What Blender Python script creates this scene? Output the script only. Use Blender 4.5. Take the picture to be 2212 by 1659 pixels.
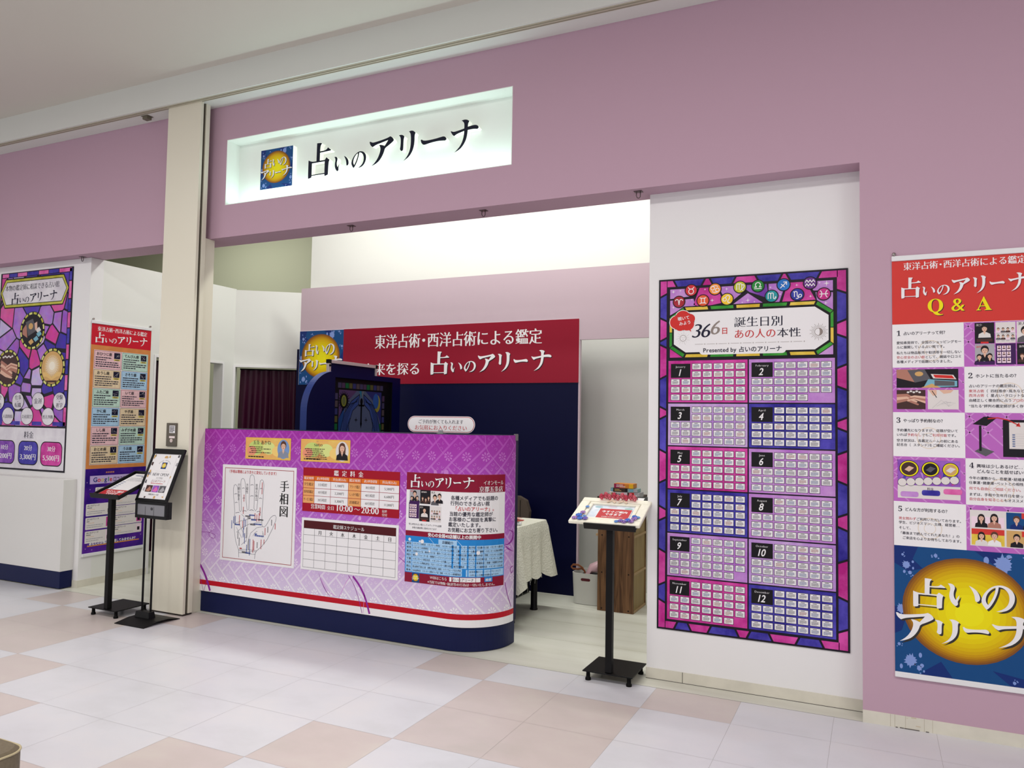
import bpy, bmesh, math, random, mathutils
import numpy as np
from mathutils import Vector, Matrix
random.seed(5)
SC = bpy.context.scene
C = SC.collection
for o in list(bpy.data.objects): bpy.data.objects.remove(o)

def lin(r, g, b):
    f = lambda c: (c/255/12.92) if c/255 <= .04045 else ((c/255+.055)/1.055)**2.4
    return (f(r), f(g), f(b), 1.0)

# ------------------------------------------------------------------ camera
cam = bpy.data.cameras.new('camera'); cam.sensor_width = 36.0; cam.lens = 27.03
cam.clip_start = .05; cam.clip_end = 80
camo = bpy.data.objects.new('camera', cam); C.objects.link(camo)
YAW, PITCH, ROLL = -0.44086803, 0.05045283, 0.01648705
_f = Vector((math.sin(YAW)*math.cos(PITCH), math.cos(YAW)*math.cos(PITCH), math.sin(PITCH)))
_r = Vector((math.cos(YAW), -math.sin(YAW), 0)); _u = _r.cross(_f)
_r2 = math.cos(ROLL)*_r+math.sin(ROLL)*_u; _u2 = -math.sin(ROLL)*_r+math.cos(ROLL)*_u
camo.matrix_world = Matrix(((_r2.x, _u2.x, -_f.x, 0), (_r2.y, _u2.y, -_f.y, 0), (_r2.z, _u2.z, -_f.z, 1.442), (0, 0, 0, 1)))
SC.camera = camo
# ------------------------------------------------------------------ world, exposure, lights
SC.view_settings.view_transform = 'Standard'; SC.view_settings.look = 'None'
SC.view_settings.exposure = 0.17; SC.view_settings.gamma = 1.0; SC.view_settings.use_curve_mapping = False
W = bpy.data.worlds.new('mall_ambience'); SC.world = W; W.use_nodes = True
W.node_tree.nodes['Background'].inputs[0].default_value = (.98, .97, 1.0, 1)
W.node_tree.nodes['Background'].inputs[1].default_value = 0.62
def area(name, loc, rot, sx, sy, power, col):
    l = bpy.data.lights.new(name, 'AREA'); l.shape = 'RECTANGLE'; l.size = sx; l.size_y = sy
    l.energy = power; l.color = col
    o = bpy.data.objects.new(name, l); o.location = loc; o.rotation_euler = rot; C.objects.link(o)
    return o
# mall concourse: rows of ceiling lamps, and the shop's own ceiling lamps behind the fascia
for _x in (-6.5, -3.6, -.7, 2.0):
    area('mall_ceiling_lamp', (_x, 1.2, 3.98), (0, 0, 0), 1.2, .5, 42, (1, .97, .95))
    area('mall_ceiling_lamp', (_x, -2.2, 3.98), (0, 0, 0), 1.2, .5, 42, (1, .97, .95))
area('shop_ceiling_lamp', (-3.6, 5.55, 4.1), (0, 0, 0), 3.6, .3, 60, (.98, 1, .94))
area('shop_ceiling_lamp', (-1.4, 5.4, 4.1), (0, 0, 0), 1.2, .3, 22, (.97, 1, .90))
area('booth_ceiling_lamp', (-7.2, 6.4, 4.1), (0, 0, 0), 1.6, 1.0, 26, (1, 1, .92))
area('sign_niche_strip', (-3.225, 4.30, 3.056), (math.pi, 0, 0), 2.3, .05, 3.4, (.70, 1, .95))

# ------------------------------------------------------------------ materials
MATS = {}
def mat(name, rgb, rough=.55, metal=0, spec=.22, noise=0, nscale=20, coat=0, trans=0, emit=None, bump=0):
    if name in MATS: return MATS[name]
    m = bpy.data.materials.new(name); m.use_nodes = True; nt = m.node_tree
    b = nt.nodes['Principled BSDF']; b.inputs['Base Color'].default_value = lin(*rgb)
    b.inputs['Roughness'].default_value = rough; b.inputs['Metallic'].default_value = metal
    b.inputs['Specular IOR Level'].default_value = spec; b.inputs['Coat Weight'].default_value = coat
    b.inputs['Coat Roughness'].default_value = .15
    if trans: b.inputs['Transmission Weight'].default_value = trans; b.inputs['IOR'].default_value = 1.45
    if emit:
        b.inputs['Emission Color'].default_value = lin(*rgb); b.inputs['Emission Strength'].default_value = emit
    if noise or bump:
        tc = nt.nodes.new('ShaderNodeTexCoord'); n = nt.nodes.new('ShaderNodeTexNoise')
        n.inputs['Scale'].default_value = nscale; n.inputs['Detail'].default_value = 6
        nt.links.new(tc.outputs['Object'], n.inputs['Vector'])
        if noise:
            cr = nt.nodes.new('ShaderNodeValToRGB')
            a = [max(0, c*(1-noise)) for c in rgb]; z = [min(255, c*(1+noise)) for c in rgb]
            cr.color_ramp.elements[0].position = .3; cr.color_ramp.elements[1].position = .7
            cr.color_ramp.elements[0].color = lin(*a); cr.color_ramp.elements[1].color = lin(*z)
            nt.links.new(n.outputs['Fac'], cr.inputs['Fac']); nt.links.new(cr.outputs['Color'], b.inputs['Base Color'])
        if bump:
            bp = nt.nodes.new('ShaderNodeBump'); bp.inputs['Strength'].default_value = bump; bp.inputs['Distance'].default_value = .01
            nt.links.new(n.outputs['Fac'], bp.inputs['Height']); nt.links.new(bp.outputs['Normal'], b.inputs['Normal'])
    MATS[name] = m
    return m
def stain(name, c1, c2, scale=14, rough=.4):
    """watercolour-like printed tint between two colours"""
    if name in MATS: return MATS[name]
    m = mat(name, c1, rough); nt = m.node_tree; b = nt.nodes['Principled BSDF']
    tc = nt.nodes.new('ShaderNodeTexCoord'); n = nt.nodes.new('ShaderNodeTexNoise'); n2 = nt.nodes.new('ShaderNodeTexNoise')
    n.inputs['Scale'].default_value = scale; n.inputs['Detail'].default_value = 8; n.inputs['Roughness'].default_value = .65
    n2.inputs['Scale'].default_value = scale*.25
    ad = nt.nodes.new('ShaderNodeMath'); ad.operation = 'ADD'; mu = nt.nodes.new('ShaderNodeMath'); mu.operation = 'MULTIPLY'; mu.inputs[1].default_value = .5
    nt.links.new(tc.outputs['Object'], n.inputs['Vector']); nt.links.new(tc.outputs['Object'], n2.inputs['Vector'])
    nt.links.new(n.outputs['Fac'], ad.inputs[0]); nt.links.new(n2.outputs['Fac'], ad.inputs[1]); nt.links.new(ad.outputs[0], mu.inputs[0])
    cr = nt.nodes.new('ShaderNodeValToRGB'); cr.color_ramp.elements[0].position = .38; cr.color_ramp.elements[1].position = .64
    cr.color_ramp.elements[0].color = lin(*c1); cr.color_ramp.elements[1].color = lin(*c2)
    nt.links.new(mu.outputs[0], cr.inputs['Fac']); nt.links.new(cr.outputs['Color'], b.inputs['Base Color'])
    return m
# ------------------------------------------------------------------ objects and tags
def tag(o, label=None, cat=None, group=None, kind=None):
    if label: o['label'] = label
    if cat: o['category'] = cat
    if group: o['group'] = group
    if kind: o['kind'] = kind
    return o
def thing(name, label, cat, loc=(0, 0, 0), group=None):
    o = bpy.data.objects.new(name, None); o.empty_display_size = .05; o.location = loc; C.objects.link(o)
    return tag(o, label, cat, group)
def base_of(o):
    v = Vector((0, 0, 0))
    while o: v += o.location; o = o.parent
    return v
class MB:
    """collects polygons in world space and links them as ONE mesh object"""
    def __init__(s, xf=None): s.v = []; s.f = []; s.k = []; s.mats = []; s.sm = []; s.xf = xf
    def mi(s, m):
        if m not in s.mats: s.mats.append(m)
        return s.mats.index(m)
    def add(s, vs, fs, m, smooth=False):
        o = len(s.v); s.v += [tuple(s.xf @ Vector(p)) if s.xf else tuple(p) for p in vs]
        k = s.mi(m)
        for f in fs: s.f.append(tuple(o+i for i in f)); s.k.append(k); s.sm.append(smooth)
        return s
    def poly(s, pts, m): return s.add(pts, [tuple(range(len(pts)))], m)
    def box(s, x0, x1, y0, y1, z0, z1, m):
        vs = [(x, y, z) for x in (x0, x1) for y in (y0, y1) for z in (z0, z1)]
        return s.add(vs, [(0, 1, 3, 2), (4, 6, 7, 5), (0, 4, 5, 1), (2, 3, 7, 6), (0, 2, 6, 4), (1, 5, 7, 3)], m)
    def prism(s, pts, vec, m, m2=None, smooth=False):
        """pts: closed outline (3-D), pushed along vec"""
        n = len(pts); v = Vector(vec)
        vs = [Vector(p) for p in pts]+[Vector(p)+v for p in pts]
        nrm = Vector((0, 0, 0))
        for i in range(n): nrm += Vector(pts[i-1]).cross(Vector(pts[i]))
        fl = nrm.dot(v) > 0
        caps = [tuple(range(n))[::-1] if fl else tuple(range(n)), tuple(range(n, 2*n)) if fl else tuple(range(n, 2*n))[::-1]]
        s.add(vs, caps, m)
        sides = [(i, (i+1) % n, n+(i+1) % n, n+i) if fl else (n+i, n+(i+1) % n, (i+1) % n, i) for i in range(n)]
        return s.add(vs, sides, m2 or m, smooth)
    def tube(s, path, r, m, n=10, caps=True, closed=False):
        P = [Vector(p) for p in path]; N = len(P); vs = []; rr = r if isinstance(r, (list, tuple)) else [r]*N
        up = Vector((0, 0, 1)); prev = None
        for i in range(N):
            if closed: t = (P[(i+1) % N]-P[i-1]).normalized()
            else: t = (P[min(i+1, N-1)]-P[max(i-1, 0)]).normalized()
            if prev is None:
                a = t.cross(up if abs(t.z) < .9 else Vector((1, 0, 0))).normalized()
            else:
                a = (prev-t*prev.dot(t)).normalized()
            prev = a; b = t.cross(a)
            vs += [P[i]+(a*math.cos(2*math.pi*j/n)+b*math.sin(2*math.pi*j/n))*rr[i] for j in range(n)]
        fs = []
        for i in range(N if closed else N-1):
            for j in range(n):
                k = (i+1) % N
                fs.append((i*n+j, i*n+(j+1) % n, k*n+(j+1) % n, k*n+j))
        s.add(vs, fs, m, True)
        if caps and not closed: s.add(vs, [tuple(range(n))[::-1], tuple(range((N-1)*n, N*n))], m)
        return s
    def lathe(s, prof, m, c=(0, 0, 0), n=24):
        vs = []; fs = []; K = len(prof)
        for r, z in prof:
            vs += [(c[0]+r*math.cos(2*math.pi*j/n), c[1]+r*math.sin(2*math.pi*j/n), c[2]+z) for j in range(n)]
        for i in range(K-1):
            fs += [(i*n+j, i*n+(j+1) % n, (i+1)*n+(j+1) % n, (i+1)*n+j) for j in range(n)]
        s.add(vs, fs, m, True)
        s.add(vs, [tuple(range(n))[::-1], tuple(range((K-1)*n, K*n))], m)
        return s
    def build(s, name, parent=None, bevel=0, seg=2, subsurf=0):
        me = bpy.data.meshes.new(name)
        b = base_of(parent) if parent else Vector((0, 0, 0))
        me.from_pydata([tuple(Vector(p)-b) for p in s.v], [], s.f)
        for m in s.mats: me.materials.append(m)
        me.polygons.foreach_set('material_index', s.k); me.polygons.foreach_set('use_smooth', s.sm)
        me.update()
        o = bpy.data.objects.new(name, me); C.objects.link(o)
        if parent: o.parent = parent
        if bevel:
            md = o.modifiers.new('edge_softening', 'BEVEL'); md.width = bevel; md.segments = seg; md.limit_method = 'ANGLE'; md.angle_limit = math.radians(40)
        if subsurf:
            md = o.modifiers.new('smooth', 'SUBSURF'); md.levels = subsurf; md.render_levels = subsurf
        return o
def struct(mb, name, parent=None, bevel=0):
    o = mb.build(name, parent, bevel)
    if not parent: o['kind'] = 'structure'
    return o

# ---------------------------------------------------------------- lettering engine
TXT = ''
GL = {}
def _outlines(chars):
    """polyline outlines of every character, taken from Blender's own built-in typeface"""
    cu = bpy.data.curves.new('type_source', 'FONT')
    cu.body = '\n'.join(chars); cu.size = 1.0; cu.space_line = 3.0; cu.fill_mode = 'NONE'
    ob = bpy.data.objects.new('type_source', cu); C.objects.link(ob)
    dg = bpy.context.evaluated_depsgraph_get(); dg.update()
    c2 = ob.evaluated_get(dg).to_curve(dg, apply_modifiers=False)
    res = {c: [] for c in chars}
    allp = []
    for sp in c2.splines:
        pts = sp.bezier_points; n = len(pts); pl = []
        for i in range(n):
            p, q = pts[i], pts[(i+1) % n]
            a, b, c_, d = [(v[0], v[1]) for v in (p.co, p.handle_right, q.handle_left, q.co)]
            L = math.hypot(d[0]-a[0], d[1]-a[1])
            # straight segment?
            cr = abs((b[0]-a[0])*(d[1]-a[1])-(b[1]-a[1])*(d[0]-a[0])) + abs((c_[0]-a[0])*(d[1]-a[1])-(c_[1]-a[1])*(d[0]-a[0]))
            k = 1 if cr < 1e-4*max(L, 1e-6) or L < .012 else (2 if L < .09 else 4)
            for j in range(k):
                t = j/k; s = 1-t
                pl.append((s*s*s*a[0]+3*s*s*t*b[0]+3*s*t*t*c_[0]+t*t*t*d[0], s*s*s*a[1]+3*s*s*t*b[1]+3*s*t*t*c_[1]+t*t*t*d[1]))
        allp.append(pl)
    for pl in allp:
        ym = (max(p[1] for p in pl)+min(p[1] for p in pl))/2
        k = int(round((0.35-ym)/3.0)); k = max(0, min(len(chars)-1, k))
        res[chars[k]].append([(x, y+3.0*k) for x, y in pl])
    ob.evaluated_get(dg).to_curve_clear()
    bpy.data.objects.remove(ob); bpy.data.curves.remove(cu)
    return res
def _offset(pl, dx, dy, sg):
    """push an outline out by dx where it faces sideways and dy where it faces up or down"""
    q = []
    for p in pl:
        if not q or math.hypot(p[0]-q[-1][0], p[1]-q[-1][1]) > .004: q.append(p)
    if len(q) > 2 and math.hypot(q[0][0]-q[-1][0], q[0][1]-q[-1][1]) <= .004: q.pop()
    n = len(q)
    if n < 3: return pl
    N = []; W = []
    for i in range(n):
        a, b = q[i], q[(i+1) % n]
        ex, ey = b[0]-a[0], b[1]-a[1]; L = math.hypot(ex, ey)
        nx, ny = sg*ey/L, -sg*ex/L       # outward of the ink
        N.append((nx, ny)); W.append(nx*nx*dx+ny*ny*dy)
    out = []
    for i in range(n):
        (ax, ay), (bx, by) = N[i-1], N[i]; wa, wb = W[i-1], W[i]
        det = ax*by-ay*bx
        if abs(det) > .25:
            ox, oy = (wa*by-wb*ay)/det, (ax*wb-bx*wa)/det
        else:
            ox, oy = (ax*wa+bx*wb)/2, (ay*wa+by*wb)/2
        L = math.hypot(ox, oy)
        if L > .06: ox, oy = ox*.06/L, oy*.06/L
        out.append((q[i][0]+ox, q[i][1]+oy))
    return out
def _uroko(pl, t):
    """the small triangle a brush-style printed face has at the right end of a thin horizontal"""
    n = len(pl)
    # find short right-facing edges between two long horizontals
    fin = []
    for i in range(n):
        z, a, b, d = pl[i-1], pl[i], pl[(i+1) % n], pl[(i+2) % n]
        fin.append(a)
        h = abs(a[1]-b[1])
        if abs(a[0]-b[0]) < .012 and .012 < h < .085:
            la, lb = a[0]-z[0], b[0]-d[0]
            top_first = a[1] > b[1]
            if min(la, lb) > .10 and abs(a[1]-z[1]) < .03 and abs(b[1]-d[1]) < .03:
                tx, ty = (a if top_first else b)
                tri = [(tx-.115, ty-.002), (tx-.055, ty+.055), (tx-.035, ty+.055), (tx+.012, ty-.006)]
                if top_first:
                    fin.pop(); fin += tri
                else:
                    fin.append(None); pl_next = tri[::-1]; fin[-1] = pl_next
    flat = []
    skip = None
    for k, p in enumerate(fin):
        if isinstance(p, list): flat += p; skip = True
        elif skip: skip = None
        else: flat.append(p)
    if skip and flat: flat = flat[1:]
    return flat
def _fill(pls, evenodd=False):
    V = []; E = []; A = []; B = []
    for pl in pls:
        if len(pl) < 3: continue
        o = len(V); n = len(pl)
        E += [(o+i, o+(i+1) % n) for i in range(n)]; V += [Vector(p) for p in pl]
        A += pl; B += list(pl[1:])+[pl[0]]
    if not V: return [], []
    r = mathutils.geometry.delaunay_2d_cdt(V, E, [], 0, 1e-5)
    P = np.array([(p.x, p.y) for p in r[0]]); T = np.array([tuple(t) for t in r[2]])
    if not len(T): return [], []
    c = P[T].mean(1); A = np.array(A); B = np.array(B)
    cy = c[:, 1:2]; ay, by = A[:, 1][None], B[:, 1][None]
    up = (ay <= cy) & (by > cy); dn = (ay > cy) & (by <= cy)
    with np.errstate(divide='ignore', invalid='ignore'):
        xi = A[:, 0][None]+(cy-ay)/(by-ay)*(B[:, 0]-A[:, 0])[None]
    right = xi > c[:, 0:1]
    w = (up & right).sum(1).astype(int)-(dn & right).sum(1)
    T = T[(w % 2 != 0) if evenodd else (w != 0)]
    return [tuple(p) for p in P], [tuple(int(i) for i in t) for t in T]
STYLE = {'semi': (.013, .011, 0), 'zod': (.004, .004, 0), 'sans': (0, 0, 0), 'bold': (.017, .015, 0), 'black': (.032, .026, 0), 'min': (.012, -.016, 1), 'minb': (.024, -.013, 1), 'light': (-.008, -.008, 0), 'minl': (.004, -.018, 1)}
OUT = {}
def glyph(ch, style):
    k = (ch, style)
    if k not in GL:
        pls = OUT.get(ch, [])
        shear = 0.0
        if style.endswith('_i'): shear = .26
        dx, dy, ur = STYLE[style.replace('_i', '')]
        if style == 'zod' and len(pls) > 1:
            ar_ = [abs(sum(l[i-1][0]*l[i][1]-l[i][0]*l[i-1][1] for i in range(len(l)))) for l in pls]
            big = ar_.index(max(ar_)); bx_ = [p[0] for p in pls[big]]; pls = [l for i, l in enumerate(pls) if i != big]; GLW = max(bx_)+min(bx_)
        xs = [p[0] for pl in pls for p in pl]
        kata = '\u3040' <= ch <= '\u30ff'
        if pls and (dx or dy):
            if kata and ur: dy2 = dy*.35; dx2 = dx
            else: dx2, dy2 = dx, dy
            q = []
            ar = [sum(l[i-1][0]*l[i][1]-l[i][0]*l[i-1][1] for i in range(len(l))) for l in pls]
            sg = 1 if max(ar, key=abs) > 0 else -1
            for pl in pls:
                A = sum(pl[i-1][0]*pl[i][1]-pl[i][0]*pl[i-1][1] for i in range(len(pl)))
                o = _offset(pl, dx2, dy2, sg)
                if ur and not kata and ord(ch) > 0x2e80 and sg*A > 0: o = _uroko(o, 0)
                q.append(o)
            pls = q
        v, t = _fill(pls)
        if ord(ch) > 0x2e80 and ch not in '（）': adv = 1.0
        elif xs: adv = max(xs)+max(.05, min(xs))
        else: adv = .30
        if style == 'zod' and xs: adv = GLW
        if ch == '・': adv = .56; v = [(a-.22, b) for a, b in v]
        if shear: v = [(a+b*shear, b) for a, b in v]
        GL[k] = (v, t, adv)
    return GL[k]

# ------------------------------------------------------------------ structure materials
PINK = mat('lilac_wall_paint', (189, 157, 174), .75, spec=.25)
PINK2 = mat('pale_lilac_board', (196, 176, 186), .7, spec=.25)
WHITE = mat('white_wall_panel', (232, 231, 231), .55, spec=.3)
WHITE2 = mat('white_partition_panel', (228, 229, 224), .5, spec=.35)
OLIVE = mat('grey_green_back_wall', (198, 201, 178), .8)
CREAM = mat('cream_steel', (226, 221, 203), .35, spec=.5)
CEIL = mat('ceiling_paint', (214, 209, 200), .85, spec=.2)
CEIL2 = mat('soffit_paint', (222, 224, 218), .8, spec=.2)
NAVY = mat('navy_laminate', (7, 18, 66), .45, spec=.25)
NAVY2 = mat('dark_navy_board', (2, 5, 46), .5, spec=.15)
BLACK = mat('black_rubber', (8, 8, 8), .6, spec=.12)
JOINT = mat('dark_floor_joint', (70, 66, 62), .7)
def floor_material(name, c1, c2, c3, scale):
    m = mat(name, c1, .3, spec=.5); nt = m.node_tree; b = nt.nodes['Principled BSDF']
    geo = nt.nodes.new('ShaderNodeNewGeometry'); mp = nt.nodes.new('ShaderNodeMapping'); mp.inputs['Scale'].default_value = scale
    n = nt.nodes.new('ShaderNodeTexNoise'); n.inputs['Scale'].default_value = 1.0; n.inputs['Detail'].default_value = 9; n.inputs['Roughness'].default_value = .62
    cr = nt.nodes.new('ShaderNodeValToRGB'); e = cr.color_ramp.elements
    e[0].position = .32; e[0].color = lin(*c1); e[1].position = .68; e[1].color = lin(*c3); x = e.new(.5); x.color = lin(*c2)
    nt.links.new(geo.outputs['Position'], mp.inputs['Vector']); nt.links.new(mp.outputs['Vector'], n.inputs['Vector'])
    nt.links.new(n.outputs['Fac'], cr.inputs['Fac']); nt.links.new(cr.outputs['Color'], b.inputs['Base Color'])
    rr = nt.nodes.new('ShaderNodeMapRange'); rr.inputs['To Min'].default_value = .24; rr.inputs['To Max'].default_value = .40
    nt.links.new(n.outputs['Fac'], rr.inputs['Value']); nt.links.new(rr.outputs['Result'], b.inputs['Roughness'])
    return m
TILE_W = floor_material('white_floor_tile', (205, 205, 210), (211, 211, 217), (215, 213, 217), (2.2, 3.2, 1))
TILE_P = floor_material('pink_beige_floor_tile', (196, 186, 181), (202, 190, 187), (206, 197, 191), (2.2, 3.0, 1))
PLANK = floor_material('pale_shop_floor', (200, 199, 186), (213, 213, 202), (219, 218, 209), (.6, 5.5, 1))
BASEB = mat('cream_stone_skirting', (212, 208, 194), .45, noise=.03, nscale=9)
# ------------------------------------------------------------------ floor: 45 cm tiles, tinted ones in a repeating figure
fl = MB()
X0, Y0 = -1.993, 3.911
def tinted(i, j):
    for oi, oj in ((0, 0), (4, 4)):
        a = (i-oi) % 8; b = (j-oj) % 8
        if (a in (0, 1) and b in (6, 7)) or (a in (7, 2) and b in (0, 5)): return True
    return False
g = .0006
for i in range(-20, 14):
    for j in range(-9, 1):
        x0, x1 = X0+.45*i+g, X0+.45*(i+1)-g; y0, y1 = Y0+.45*j+g, min(Y0+.45*(j+1)-g, 4.243)
        fl.poly([(x0, y0, 0), (x1, y0, 0), (x1, y1, 0), (x0, y1, 0)], TILE_P if tinted(i, j) else TILE_W)
fl.poly([(-16, -8, 0), (8, -8, 0), (8, Y0-.45*9, 0), (-16, Y0-.45*9, 0)], TILE_W)
fl.box(-16, 8, -8, 4.2445, -.05, -.0006, mat('tile_seam', (176, 172, 172), .6))
struct(fl, 'floor')
fs = MB(); fs.box(-16, 8, 4.2475, 10, -.05, 0, PLANK)
fs.box(-16, 8, 4.2435, 4.2475, -.05, -.0005, JOINT)
y = 4.2475
for y in (4.86, 5.30, 5.75, 6.2):
    fs.box(-6, 1, y-.0012, y+.0012, -.01, .0003, mat('plank_seam', (168, 164, 150), .6))
struct(fs, 'floor_shop')
# ------------------------------------------------------------------ front wall with the recess for the sign
w = MB(); T = 4.48; YF = 4.245
w.box(-16, -4.42, YF, T, 2.80, 3.83, PINK); w.box(-4.42, -2.03, YF, T, 2.80, 3.045, PINK)
w.box(-4.42, -2.03, YF, T, 3.545, 3.83, PINK); w.box(-2.03, -.061, YF, T, 2.80, 3.83, PINK)
w.box(-.061, 6, YF, T, .06, 3.83, PINK)
struct(w, 'wall_front')
NICHE = mat('white_sign_recess', (236, 240, 234), .6)
n = MB(); a, b, zb, zt = -4.42, -2.03, 3.045, 3.545
n.box(a, b, 4.372, 4.40, zb, zt, NICHE)
n.box(a, a+.004, YF-.001, 4.372, zb, zt, NICHE); n.box(b-.004, b, YF-.001, 4.372, zb, zt, NICHE)
n.box(a+.004, b-.004, YF-.001, 4.372, zt-.004, zt, NICHE); n.box(a+.004, b-.004, YF-.001, 4.372, zb, zb+.004, NICHE)
struct(n, 'wall_sign_recess')
w = MB(); w.box(-1.19, -.061, 4.39, 4.75, .06, 2.80, WHITE); w.box(-1.19, -.061, 4.39, 4.75, 0, .06, WHITE); struct(w, 'wall_right')
w = MB(); w.box(-1.193, -.061, 4.385, 4.39, 0, .06, BASEB); w.box(-.985, -.982, 4.3845, 4.386, 0, .06, JOINT); w.box(-1.193, -.061, 4.383, 4.386, -.01, .002, JOINT); struct(w, 'baseboard_right')
w = MB(); w.box(-.0615, 6, 4.243, 4.3, 0, .06, BASEB)
STN = mat('dirt_on_skirting', (176, 166, 146), .8)
for xs, wd in ((.06, .0012), (.079, .0012), (.125, .0012), (.205, .0012), (.24, .0012)): w.box(xs, xs+wd, 4.2425, 4.2432, .001, .06, STN)
for xs, xe in ((.083, .092), (.101, .118), (.120, .185), (.212, .225)): w.box(xs, xe, 4.2405, 4.2432, 0, .0035, mat('dark_scuff', (96, 90, 86), .8))
for xs, zs, xe, ze in ((.15, .055, .172, .059), (.17, .018, .19, .022), (.13, .05, .136, .052)): w.box(xs, xe, 4.2425, 4.2432, zs, ze, mat('brown_smear', (196, 182, 158), .8))
struct(w, 'baseboard_front')
# ------------------------------------------------------------------ ceiling, soffit and shutter rail
w = MB(); w.box(-16, 8, -8, 4.06, 4.03, 4.08, CEIL); struct(w, 'ceiling')
w = MB(); w.box(-16, 8, 4.06, 4.075, 3.818, 4.08, CEIL2); w.box(-16, 8, 4.075, 4.48, 3.83, 4.25, CEIL2); w.box(-16, 8, 4.118, 4.245, 3.812, 3.83, CEIL2); struct(w, 'ceiling_soffit')
RAIL = mat('aged_cream_rail', (190, 184, 164), .4, metal=.1)
w = MB(); w.box(-16, 8, 4.0752, 4.083, 3.814, 3.83, RAIL); w.box(-16, 8, 4.083, 4.088, 3.823, 3.83, BLACK); w.box(-16, 8, 4.088, 4.104, 3.811, 3.83, RAIL); w.box(-16, 8, 4.104, 4.112, 3.826, 3.83, mat('rail_slot', (96, 88, 70), .6)); w.box(-16, 8, 4.112, 4.1182, 3.812, 3.83, RAIL)
struct(w, 'trim_1')
w = MB(); w.box(-16, 6, 4.48, 10, 4.20, 4.28, mat('shop_ceiling', (226, 226, 218), .9)); struct(w, 'ceiling_shop')
# ------------------------------------------------------------------ shop walls
w = MB(); w.box(-5.525, 6, 6.55, 6.65, 0, 4.2, WHITE2); struct(w, 'wall_back')
w = MB(); w.box(-12, 0, 7.6, 7.7, 0, 4.25, OLIVE); w.box(-12.1, -12, 4.48, 7.7, 0, 4.25, OLIVE); struct(w, 'wall_far')
w = MB(); w.box(.9, 1.0, 4.48, 6.55, 0, 4.2, WHITE2); struct(w, 'wall_shop_right')
# left booth: front panel, side wall with a curtained doorway, then an angled wall with a second doorway
def frame_xf(ax, ay, bx, by):
    d = (Vector((bx, by, 0))-Vector((ax, ay, 0))).normalized(); nrm = Vector((-d.y, d.x, 0))
    return Matrix(((d.x, nrm.x, 0, ax), (d.y, nrm.y, 0, ay), (0, 0, 1, 0), (0, 0, 0, 1)))
w = MB(); w.box(-16, -6.06, 4.36, 4.48, 0, 2.798, WHITE)
w.box(-6.18, -6.06, 4.48, 5.05, 0, 2.798, WHITE2); w.box(-6.18, -6.06, 5.05, 5.86, 2.0, 2.798, WHITE2); w.box(-6.18, -6.06, 5.86, 6.02, 0, 2.798, WHITE2)
struct(w, 'wall_left')
OB = frame_xf(-6.073, 6.005, -5.532, 6.398)
w = MB(OB); w.box(-.05, .035, 0, .10, 0, 2.79, WHITE2); w.box(.035, .80, 0, .10, 1.98, 2.79, WHITE2); w.box(.80, 1.2, 0, .10, 0, 2.79, WHITE2)
struct(w, 'wall_angled')
w = MB(); w.box(-6.060, -6.052, 5.03, 5.05, 0, 2.02, WHITE); w.box(-6.060, -6.052, 5.86, 5.88, 0, 2.02, WHITE); w.box(-6.060, -6.052, 5.05, 5.86, 2.0, 2.02, WHITE); struct(w, 'door_1')
w = MB(OB); w.box(.012, .035, -.008, 0, 0, 2.0, WHITE); w.box(.035, .80, -.008, 0, 1.978, 2.0, WHITE); w.box(.80, .82, -.008, 0, 0, 2.0, WHITE); struct(w, 'door_2')
w = MB(); w.box(-6.061, -6.054, 4.36, 5.03, 0, .06, BASEB); w.box(-6.20, -6.054, 4.354, 4.36, 0, .06, BASEB); struct(w, 'baseboard_left')
# partition across the shop: navy below, pale lilac above, open at its right end
w = MB(); w.box(-5.29, -2.262, 6.135, 6.165, 2.155, 2.775, PINK2); w.box(-2.262, .9, 6.135, 6.165, 2.158, 2.775, PINK2)
w.box(-5.325, -2.272, 6.135, 6.165, 0, 2.155, NAVY2); w.box(-2.272, -2.258, 6.135, 6.165, 0, 2.155, PINK2)
struct(w, 'wall_partition')
# pillar that carries the shutter guide
w = MB(); w.box(-4.895, -4.55, 4.105, 4.131, .012, 3.822, CREAM); w.box(-4.885, -4.59, 4.131, 4.155, .012, 3.822, BLACK); w.box(-4.60, -4.556, 4.1485, 4.155, .012, 3.822, mat('guide_groove', (110, 104, 92), .5))
w.box(-4.895, -4.548, 4.155, 4.192, .012, 3.822, CREAM); w.box(-4.893, -4.55, 4.108, 4.19, 0, .012, mat('pillar_foot_gap', (52, 46, 42), .7))
w.box(-4.890, -4.57, 4.192, 4.3, 0, 2.8, CREAM)
struct(w, 'pillar', bevel=.002)

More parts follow.
